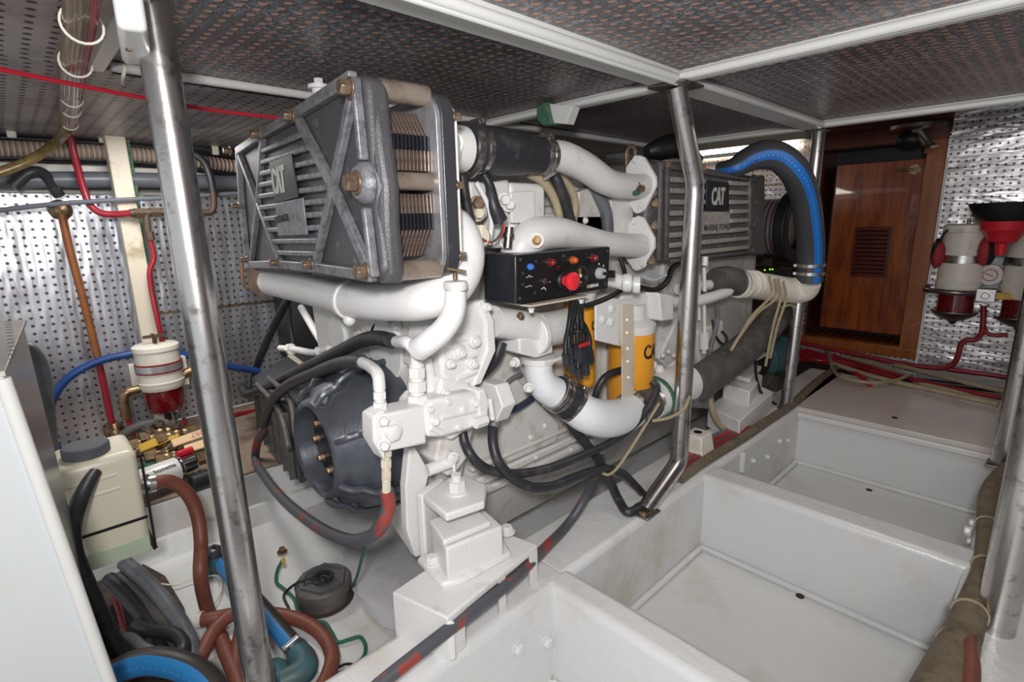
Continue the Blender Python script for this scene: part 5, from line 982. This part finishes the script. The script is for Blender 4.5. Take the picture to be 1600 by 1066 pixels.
# valves on the ledge
def valve(label, px, py, z, s, tagm=None, tagdir=None, txt=None, tcol=None):
    c = PZ(px, py, z); t = thing('ball_valve', label, 'valve', c-V((0,0,.03)))
    b = B(); b.cyl(c+V((0,-.05,0))*s, c+V((0,.05,0))*s, .020*s, seg=12); b.hexn(c+V((0,-.06,0))*s, YP, .026*s, .03*s); b.hexn(c+V((0,.03,0))*s, YP, .026*s, .03*s); b.ball(c, .028*s, (1,1,1), 12); b.cyl(c-V((0,0,.05)), c, .016*s); b.build('valve_body', 'brass', t)
    b = B(); b.cyl(c, c+V((0,0,.05))*s, .010*s, seg=10); b.hexn(c+V((0,0,.03))*s, ZP, .018*s, .014*s); b.build('valve_stem', 'steel_dull', t)
    if tagm:
        d = V(tagdir).normalized(); n_ = V((.5,-.1,.8)); n_ = (n_-d*n_.dot(d)).normalized(); p0 = c+V((0,0,.045))*s
        b = B(); b.bar(p0, p0+d*.12, .034, .008, n_); h = b.build('valve_lever', tagm, t, bevel=.003)
        if txt: b = B(); text_bm(b, txt, p0+d*.115+n_*.0085-n_.cross(d)*-.010, -d, -(n_.cross(d)), .018, .0006, .9, .02); b.build('lever_lettering', tcol, h)
    return t
valve('bronze ball valve with mustard yellow lever, nearest the coolant tank', 222, 722, -.765, 1.0, 'yellow_tag', (.15,.8,.2))
valve('bronze ball valve in the middle of the ledge manifold, no lever', 262, 706, -.75, 1.15)
valve('bronze ball valve with peach lever marked in red, on the ledge', 272, 712, -.75, .9, 'peach_tag', (.05,1,.12), 'PORT', 'red_pipe')
valve('bronze ball valve with peach lever marked in black, beside the thick pole', 292, 722, -.75, .9, 'peach_tag', (.1,1,.1), 'STBD', 'ink_black')
valve('tall bronze valve fitting at the back of the ledge manifold', 236, 690, -.72, 1.2)
valve('small bronze valve under the fuel filter bowl', 250, 678, -.70, 1.0)
valve('dark bronze valve right of the fuel filter bowl', 276, 680, -.70, 1.0)
b = B(); b.tube(Q((205,735,'z',-.775),(240,725,'z',-.775),(290,705,'z',-.775),(320,692,'z',-.775)), .020, 12); T('manifold_pipe', b, 'corroded_green', 'corroded green manifold pipe lying under the bronze valves', 'pipe')
t = thing('pump_motor', 'white cylindrical pump motor with chrome end lying on the port ledge', 'pump', PZ(262,748,-.80))
m0, m1, m2 = PZ(212,757,-.745), PZ(276,733,-.745), PZ(304,723,-.745); r_ = rp(m1, 19); b = B(); d_ = (m1-m0).normalized(); b.lathe(m0-d_*.02, d_, [(0,r_*.9),(.006,r_),((m1-m0).length+.02,r_)], 32); b.build('motor_can', 'white_gloss', t)
b = B(); b.lathe(m1, d_, [(0,r_*.9),(.01,r_*.86),(.012,r_*.98),((m2-m1).length*.9,r_*.95),((m2-m1).length,r_*.8),((m2-m1).length+.002,0)], 32); b.build('motor_end', 'chrome', t)
side = V((.75,0,.66)); side = (side-d_*side.dot(d_)).normalized(); b = B(); text_bm(b, 'attwood', m0+d_*.105+side*(r_+.0004)-side.cross(d_)*.004, -d_, (side.cross(d_)), .013, .0006, 1.0, .02, .2); b.build('motor_lettering', 'ink_black', t)
b = B(); b.cyl(m1+V((0,0,r_+.008))+d_*.01, m1+V((0,0,r_+.008))+d_*.055, .010, seg=12); b.build('red_cap', 'red_plastic', t)
b = B(); q0, q1 = PZ(299,757,-.775), PZ(335,744,-.775); b.cyl(q0, q1, .028, seg=20); T('grease_can', b, 'black', 'small black can lying on the ledge behind the thick pole', 'can', bevel=.003)
b = B(); q_ = PZ(352,780,-.80); 
# ================================================================== PORT OVERHEAD
def ties(t, pts):
    for px, py, r in pts:
        p = PZ(px, py, .296); b = B(); b.ring(p, (V((PZ(px-3, py+20, .296)))-p), r*.92, r*1.04, .006, 20); b.build('cable_tie', 'tie_white', t)
t = thing('cable_loom', 'loom of shiny olive cables tied under the port ceiling beside the thick pole', 'cables', PZ(112,100,.27))
for dx, dr, m in ((-6,.0115,'olive_cable'),(3,.0115,'olive_cable'),(11,.009,'olive_cable')):
    b = B(); b.tube(Q((120+dx,-30,'z',.30),(118+dx,40,'z',.298),(111+dx*.9,100,'z',.295),(107+dx*.8,160,'z',.295),(105+dx*.5,205,'z',.295)), dr, 12); b.build('loom_cable', m, t)
for dx in (21, 27): b = B(); b.tube(Q((124+dx,-30,'z',.30),(122+dx*.8,40,'z',.298),(112+dx*.7,100,'z',.295),(108+dx*.5,160,'z',.295),(106+dx*.3,208,'z',.295)), .0065, 10); b.build('loom_cable', 'red_pipe', t)
ties(t, ((128,38,.026),(118,98,.024),(112,152,.021),(111,170,.020),(109,192,.019)))
hose('olive cable leaving the loom toward the left edge', [(104,203,'z',.29),(85,225,'x',-2.28),(60,243,'x',-2.24),(30,258,'x',-2.2),(-20,276,'x',-2.15)], .014, 'olive_cable', cat='cable', name='cable')
hose('bright red cable strung across the port ceiling to the front cooler', [(-20,104,'z',.27),(110,131,'z',.27),(225,153,'z',.27),(330,172,'z',.27),(450,186,'z',.27)], .0042, 'red_cable', cat='cable', name='cable', seg=10, smooth=True)
t = thing('junction_box', 'white rounded junction box on the ceiling behind the thick pole', 'box', PZ(203,65,.29))
b = B(); b.prism([PZ(*q_, .25) for q_ in ((183,44),(232,50),(238,104),(192,102))], (0,0,.075)); b.build('box_body', 'white_gloss', t, bevel=.008, seg=4)
b = B(); b.hexn(PZ(201,76,.25), -ZP, .004, .003); b.build('box_screw', 'worn_bolt', t)
hose('thin white lead dropping from the ceiling junction box', [(196,103,'z',.315),(193,118,'z',.30),(192,130,'z',.305)], .0035, 'tie_white', cat='wire', name='wire', seg=8)
t = thing('junction_box', 'white box with corroded green edge hanging below the ceiling beam over the engine', 'box', PY(885,195,1.24))
b = B(); b.prism([PY(*q_, 1.24) for q_ in ((868,164),(907,168),(897,196),(866,194))], (0,-.035,0)); b.build('box_body', 'white_gloss', t, bevel=.002)
b = B(); b.prism([PY(*q_, 1.235) for q_ in ((852,168),(869,160),(873,180),(877,197),(862,200),(852,190))], (0,-.04,0)); b.build('corroded_edge', 'corroded_green', t, bevel=.006)
# ================================================================== AFT END
b = B(); b.box(-2.3,-1.08,2.95,3.38,-.95,-.06); T('aft_backdrop', b, 'dirty_dark', 'added dim brown cabinet behind the engine against the aft wall', 'backdrop', bevel=.005)  # brown box added as a dark background, covering the pale aft wall
t = thing('battery_charger', 'black charger box with small green lights behind the air cleaner', 'charger', V((-1.12,2.86,-.20)))
p0, p1 = PY(1176,418,2.85), PY(1234,442,2.85); b = B(); b.box(p0.x, p1.x, 2.85, 2.95, p1.z, p0.z); b.build('charger_case', 'black', t, bevel=.004)
em = bpy.data.materials.new('green_led'); em.use_nodes = True; em.node_tree.nodes['Principled BSDF'].inputs['Base Color'].default_value = (.1,.5,.02,1); em.node_tree.nodes['Principled BSDF'].inputs['Emission Color'].default_value = (.3,1,.05,1); em.node_tree.nodes['Principled BSDF'].inputs['Emission Strength'].default_value = 2
for px in (1203, 1207, 1195): b = B(); b.ball(PY(px, 421+(px==1195), 2.848), .004, (1,.5,1), 8); b.build('status_light', em, t)
t = thing('strip_light', 'lit strip light on the aft wall above the engine', 'lamp', V((-1.45,3.37,.42)))
el = bpy.data.materials.new('strip_light_tube'); el.use_nodes = True; pb = el.node_tree.nodes['Principled BSDF']; pb.inputs['Emission Color'].default_value = (1,.86,.62,1); pb.inputs['Emission Strength'].default_value = 12
b = B(); b.cyl((-1.75,3.36,.40), (-1.16,3.36,.40), .016, seg=14); b.build('light_tube', el, t)
b = B(); b.box(-1.80,-1.10,3.33,3.40,.42,.46); b.build('light_body', 'white_gloss', t, bevel=.003)
t = thing('circulation_pump', 'teal-green pump on the floor behind the slim pole by the doorway', 'pump', PX(1228,600,-.86))
p = PX(1226,560,-.86); b = B(); b.lathe(p-XP*.05+V((0,.0,0)), V((.3,1,0)), [(-.10,.05),(-.09,.085),(.02,.09),(.03,.10),(.05,.10),(.06,.05)], 28); b.build('pump_body', 'pump_teal', t, bevel=.003)
b = B(); q_ = p-XP*.06; b.box(q_.x-.08,q_.x+.08,q_.y-.12,q_.y+.08,-.95,p.z-.06); b.build('pump_base', 'dirty_dark', t, bevel=.004)
b = B(); b.tube([p+V((-.06,-.12,.02)), p+V((-.05,-.18,-.02)), p+V((-.1,-.26,-.04))], .04); b.build('pump_inlet', 'black', t)
hose('thin green wire in the dark gap left of the slim pole', [(1222,560,'x',-.84),(1208,585,'x',-.86),(1196,605,'x',-.88)], .003, 'green_wire', cat='wire', name='wire', seg=6)
hose('thin black cable draped over the after engine mount', [(1180,560,'x',-.80),(1182,590,'x',-.80),(1190,615,'x',-.79),(1212,632,'x',-.78)], .006, 'black', cat='cable', name='cable', seg=8)
# cables on the aft floor
reds = [((1252,536),(1300,554),(1349,588)), ((1250,543),(1296,560),(1340,585),(1360,602)), ((1248,552),(1290,562),(1335,572),(1400,592)), ((1246,560),(1285,566),(1330,575),(1352,596)), ((1248,548),(1310,560),(1380,580),(1470,603),(1565,622)), ((1246,556),(1276,563),(1320,566),(1372,588))]
rl = ['topmost bright red cable leaving the teal pump on the aft floor', 'second bright red cable down on the aft floor', 'dark red cable in the middle of the aft floor bundle', 'lowest red cable of the bundle nearest the slim pole', 'long red cable running on to the starboard poles', 'short red cable lying between the others by the door sill']
for i, pts in enumerate(reds): hose(rl[i], [(x, y, 'z', -.80+.010*(i % 3)) for x, y in pts], .011, 'red_cable' if i in (0,1,3) else 'red_pipe', cat='cable', name='cable', group='red cables on the aft floor', seg=10)
hose('beige cable kinked across the red cables by the door sill', [(x, y, 'z', -.77) for x, y in ((1254,534),(1280,538),(1291,546),(1297,562),(1301,577),(1316,590),(1357,598),(1397,595),(1422,585))], .008, 'beige_cable', cat='cable', name='cable', seg=8)
for i, (pts, lab) in enumerate(((((1318,556),(1390,577),(1453,603),(1565,624)),'thick beige cable running along the back edge of the white platform'),(((1360,560),(1430,578),(1500,596),(1570,612)),'beige cable nearest the aft wall beneath the filters'),(((1300,568),(1370,590),(1440,606),(1560,632)),'beige cable touching the platform edge'))):
    hose(lab, [(x, y, 'z', -.80+.008*i) for x, y in pts], .012, 'beige_cable', cat='cable', name='cable', group='beige cables on the aft floor', seg=10)
hose('black cable behind the beige cables on the aft floor', [(x, y, 'z', -.81) for x, y in ((1340,575),(1400,590),(1480,600),(1575,612))], .014, 'black', cat='cable', name='cable', seg=10)
# wrapped cable run on the port stringer
t = thing('cable_loom', 'grimy wrapped cable loom running along the stringer past the after mount', 'cables', PZ(1150,690,-.80))
b = B(); b.tube(Q((1062,748,'z',-.785),(1090,727,'z',-.783),(1125,705,'z',-.783),(1160,684,'z',-.783),(1200,657,'z',-.783),(1236,633,'z',-.783),(1275,598,'z',-.783),(1310,572,'z',-.80)), .017, 14); b.build('loom_wrap', 'wrapped_bundle', t)
for k, (r_, m) in enumerate(((.009,'red_pipe'),(.008,'rubber_dusty'),(.007,'red_cable'),(.008,'rubber_grey'))):
    b = B(); b.tube(Q((1048+k*3,742-k*4,'z',-.775),(1080,722-k*5,'z',-.77),(1115,700-k*6,'z',-.772),(1150,680-k*4,'z',-.77),(1172,668,'z',-.775)), r_, 8); b.build('loom_cable', m, t)
hose('beige cable dropping from the insulated hose onto the stringer loom', [(1108,612,'x',-.84),(1113,640,'x',-.82),(1125,665,'x',-.80),(1148,682,'x',-.765),(1160,690,'x',-.75)], .012, 'beige_cable', cat='cable', name='cable')
t = thing('cable_box', 'cream tapered terminal box on the stringer behind the bent pole', 'box', PZ(1088,716,-.80))
c_ = PZ(1088,716,-.80); b = B(); b.loft([[c_+V((sx*.045,sy*.05,0)) for sx,sy in ((-1,-1),(1,-1),(1,1),(-1,1))], [c_+V((sx*.032,sy*.036,.095)) for sx,sy in ((-1,-1),(1,-1),(1,1),(-1,1))]]); b.build('box_body', 'cream_plastic', t, bevel=.005, seg=3)
b = B(); b.ring(c_+V((0,0,.095)), ZP, 0, .014, .001, 16); b.build('box_hole', 'black', t)
# starboard wrapped bundle
t = thing('cable_loom', 'thick brown tape-wrapped cable bundle hugging the right-hand pole', 'cables', PZ(1530,900,-.80))
b = B(); b.tube(Q((1462,1110,'z',-.76),(1480,1055,'z',-.765),(1500,1003,'z',-.77),(1520,948,'z',-.775),(1540,888,'z',-.778),(1544,820,'z',-.778),(1545,780,'z',-.778),(1560,750,'z',-.778),(1590,728,'z',-.778),(1630,718,'z',-.778)), [.042,.036,.030,.026,.023,.023,.023,.024,.025,.025], 18); b.build('bundle_wrap', 'wrapped_bundle', t)
for px, py, r_ in ((1497,1010,.033),(1515,960,.030),(1543,822,.025),(1541,886,.026)):
    p = PZ(px, py, -.776); b = B(); b.ring(p, (PZ(px+2, py-30, -.776)-p), r_*.9, r_*1.02, .006, 20); b.build('cable_tie', 'beige_cable', t)
hose('pinkish cable emerging beside the brown bundle at the bottom edge', [(1512,1095,'z',-.74),(1516,1040,'z',-.745),(1512,1012,'z',-.75),(1520,985,'z',-.77)], .014, 'brown_hose', cat='cable', name='cable')
for i, (px, py) in enumerate(((1525,820),(1518,832),(1520,848))): bolt_at(px, py, -.062, .012, (-1,0,0))
hose('dark cable curling behind the right-hand pole', [(1640,880,'z',-.86),(1610,905,'z',-.86),(1590,930,'z',-.87),(1600,960,'z',-.87)], .014, 'rubber', cat='cable', name='cable')
# ================================================================== AFT WALL: FILTERS, FUNNEL, LAMP
YW = 3.30
b = B(); p0, p1 = PY(1522,340,3.385), PY(1625,462,3.385); b.box(p0.x, p1.x, 3.375, 3.40, p1.z, p0.z); T('backing_board', b, 'white_locker_paint', 'plain white board on the aft wall behind the fuel filters', 'board', bevel=.002)
ca = PY(1489,497,YW); ta = PY(1513,352,YW); ca = V(((ca.x+ta.x)/2, YW, ca.z))
fA = fuel_filter('tall cream fuel filter with red bowl nearer the door on the aft wall', ca, .088, ta.z-ca.z-.12, .52, .12, dome=True)
cb = PY(1578,510,YW); tb = PY(1597,350,YW); cb = V((ca.x+.235, YW, ca.z-.004))
fB = fuel_filter('right-hand tall cream fuel filter, half hidden by the steel pole', cb, .088, ta.z-ca.z-.12, .52, .12, dome=True)
p = PY(1547,430,YW-.02); t = thing('pressure_gauge', 'small round pressure gauge between the two aft wall fuel filters', 'gauge', p)
b = B(); b.cyl(p, p+V((0,.03,0)), .046, seg=28); b.build('gauge_case', 'steel_dull', t); b = B(); b.ring(p-V((0,.002,0)), (0,1,0), 0, .040, .003, 28); b.build('gauge_face', 'gauge_face', t)
b = B(); b.bar(p+V((-.02,-.003,.01)), p+V((.012,-.003,-.006)), .004, .002, (0,-1,0)); b.ring(p-V((0,.004,0)), (0,1,0), .024, .028, .001); b.build('gauge_pointer', 'red_pipe', t)
t = thing('filter_manifold', 'metal cross pipe with square valve block linking the aft wall filters', 'pipe', PY(1540,470,YW))
b = B(); b.tube([PY(1450,447,YW-.03), PY(1447,452,YW-.06), PY(1465,455,YW-.09), PY(1500,458,YW-.10), PY(1535,458,YW-.04), PY(1600,460,YW-.04)], .012, 12); b.build('cross_pipe', 'steel_dull', t)
p = PY(1541,461,YW-.05); b = B(); b.box(p.x-.035,p.x+.035,p.y-.03,p.y+.03,p.z-.03,p.z+.03); b.cyl(p-V((0,.04,0)), p, .016); b.build('valve_block', 'steel', t, bevel=.003)
b = B(); b.bar(PY(1556,463,YW-.07), PY(1590,464,YW-.07), .028, .008, (0,-1,0)); b.build('yellow_lever', 'yellow_tag', t, bevel=.002)
t = thing('red_fuel_pipe', 'dull red fuel pipe stepping down the aft wall below the filters', 'pipe', PY(1480,580,3.36))
b = B(); b.tube([PY(x, y, 3.36) for x, y in ((1537,478),(1536,505),(1533,522),(1524,531),(1508,532),(1501,540),(1498,552),(1491,567),(1476,575),(1450,574),(1420,570),(1352,557),(1296,545),(1250,535))], .012, 12); b.build('pipe_run', 'red_pipe', t)
b = B(); b.tube([PY(x, y, 3.37) for x, y in ((1480,577),(1520,582),(1567,589),(1620,596))], .012, 10); b.build('pipe_run', 'red_pipe', t)
b = B(); b.tube([PY(x, y, 3.365) for x, y in ((1536,505),(1542,520),(1555,524),(1575,523))], .010, 10); b.build('pipe_run', 'red_pipe', t)
c_ = PY(1577,318,YW-.14); t = thing('funnel', 'red funnel with wide black rim hung above the right fuel filter', 'funnel', c_-V((0,0,.18)))
b = B(); b.lathe(c_, ZP, [(-.075,.088),(-.055,.108),(-.03,.122),(0,.136),(.004,.134),(.0,.126),(-.03,.112),(-.05,.10)], 40, False); b.build('funnel_rim', 'funnel_black', t)
b = B(); b.lathe(c_, ZP, [(-.049,.0),(-.048,.106)], 32, False); b.build('funnel_strainer', 'beige_cable', t)
b = B(); b.lathe(c_, ZP, [(-.22,.018),(-.17,.024),(-.16,.05),(-.12,.070),(-.11,.082),(-.07,.090)], 32); b.build('funnel_cone', 'red_plastic', t)
for (px, py, s_, lab) in ((1466,398,1.1,'red and black ear defender hanging left of the aft wall fuel filter'),(1540,392,1.2,'red and black ear defender hanging between the two aft wall fuel filters')):
    p = PY(px, py, 3.24); t = thing('ear_defender', lab, 'ear defender', p-V((0,0,.06)))
    b = B(); b.ball(p, .05*s_, (.5,.8,1.15)); b.build('ear_cup', 'red_fabric', t); b = B(); b.ball(p+V((.018*(1 if px > 1500 else -.5),0,.01)), .05*s_, (.35,.7,1.25)); b.build('ear_pad', 'black', t)
    b = B(); b.tube([p+V((0,0,.04)), p+V((.01,0,.10)), p+V((.06 if px < 1500 else .03,0,.14))], .006, 8); b.build('head_band', 'black', t)
p = PY(1434,197,3.33); t = thing('overhead_lamp', 'dark round lamp fixed over the top corner of the doorway', 'lamp', p)
b = B(); b.lathe(p, ZP, [(-.02,.10),(-.012,.115),(.004,.115),(.012,.06)], 32); b.build('lamp_base', 'steel_dull', t)
b = B(); q_ = PY(1452,228,3.30); b.cyl(p-V((0,0,.02)), q_, .03, .02); b.lathe(q_, (q_-p), [(-.01,.02),(.02,.03),(.022,.0)], 20); b.build('lamp_head', 'chrome', t)
b = B(); b.ball(p-V((0.02,.0,.06)), .05, (1.2,1,.8)); b.build('lamp_shroud', 'black', t)
p = PY(1455,505,3.39)
for px, py in ((1459,427),(1452,350)): b = B(); b.hexn(PY(px, py, 3.40), -YP, .010, .006); struct(b.build('wall_screw', 'worn_bolt'))
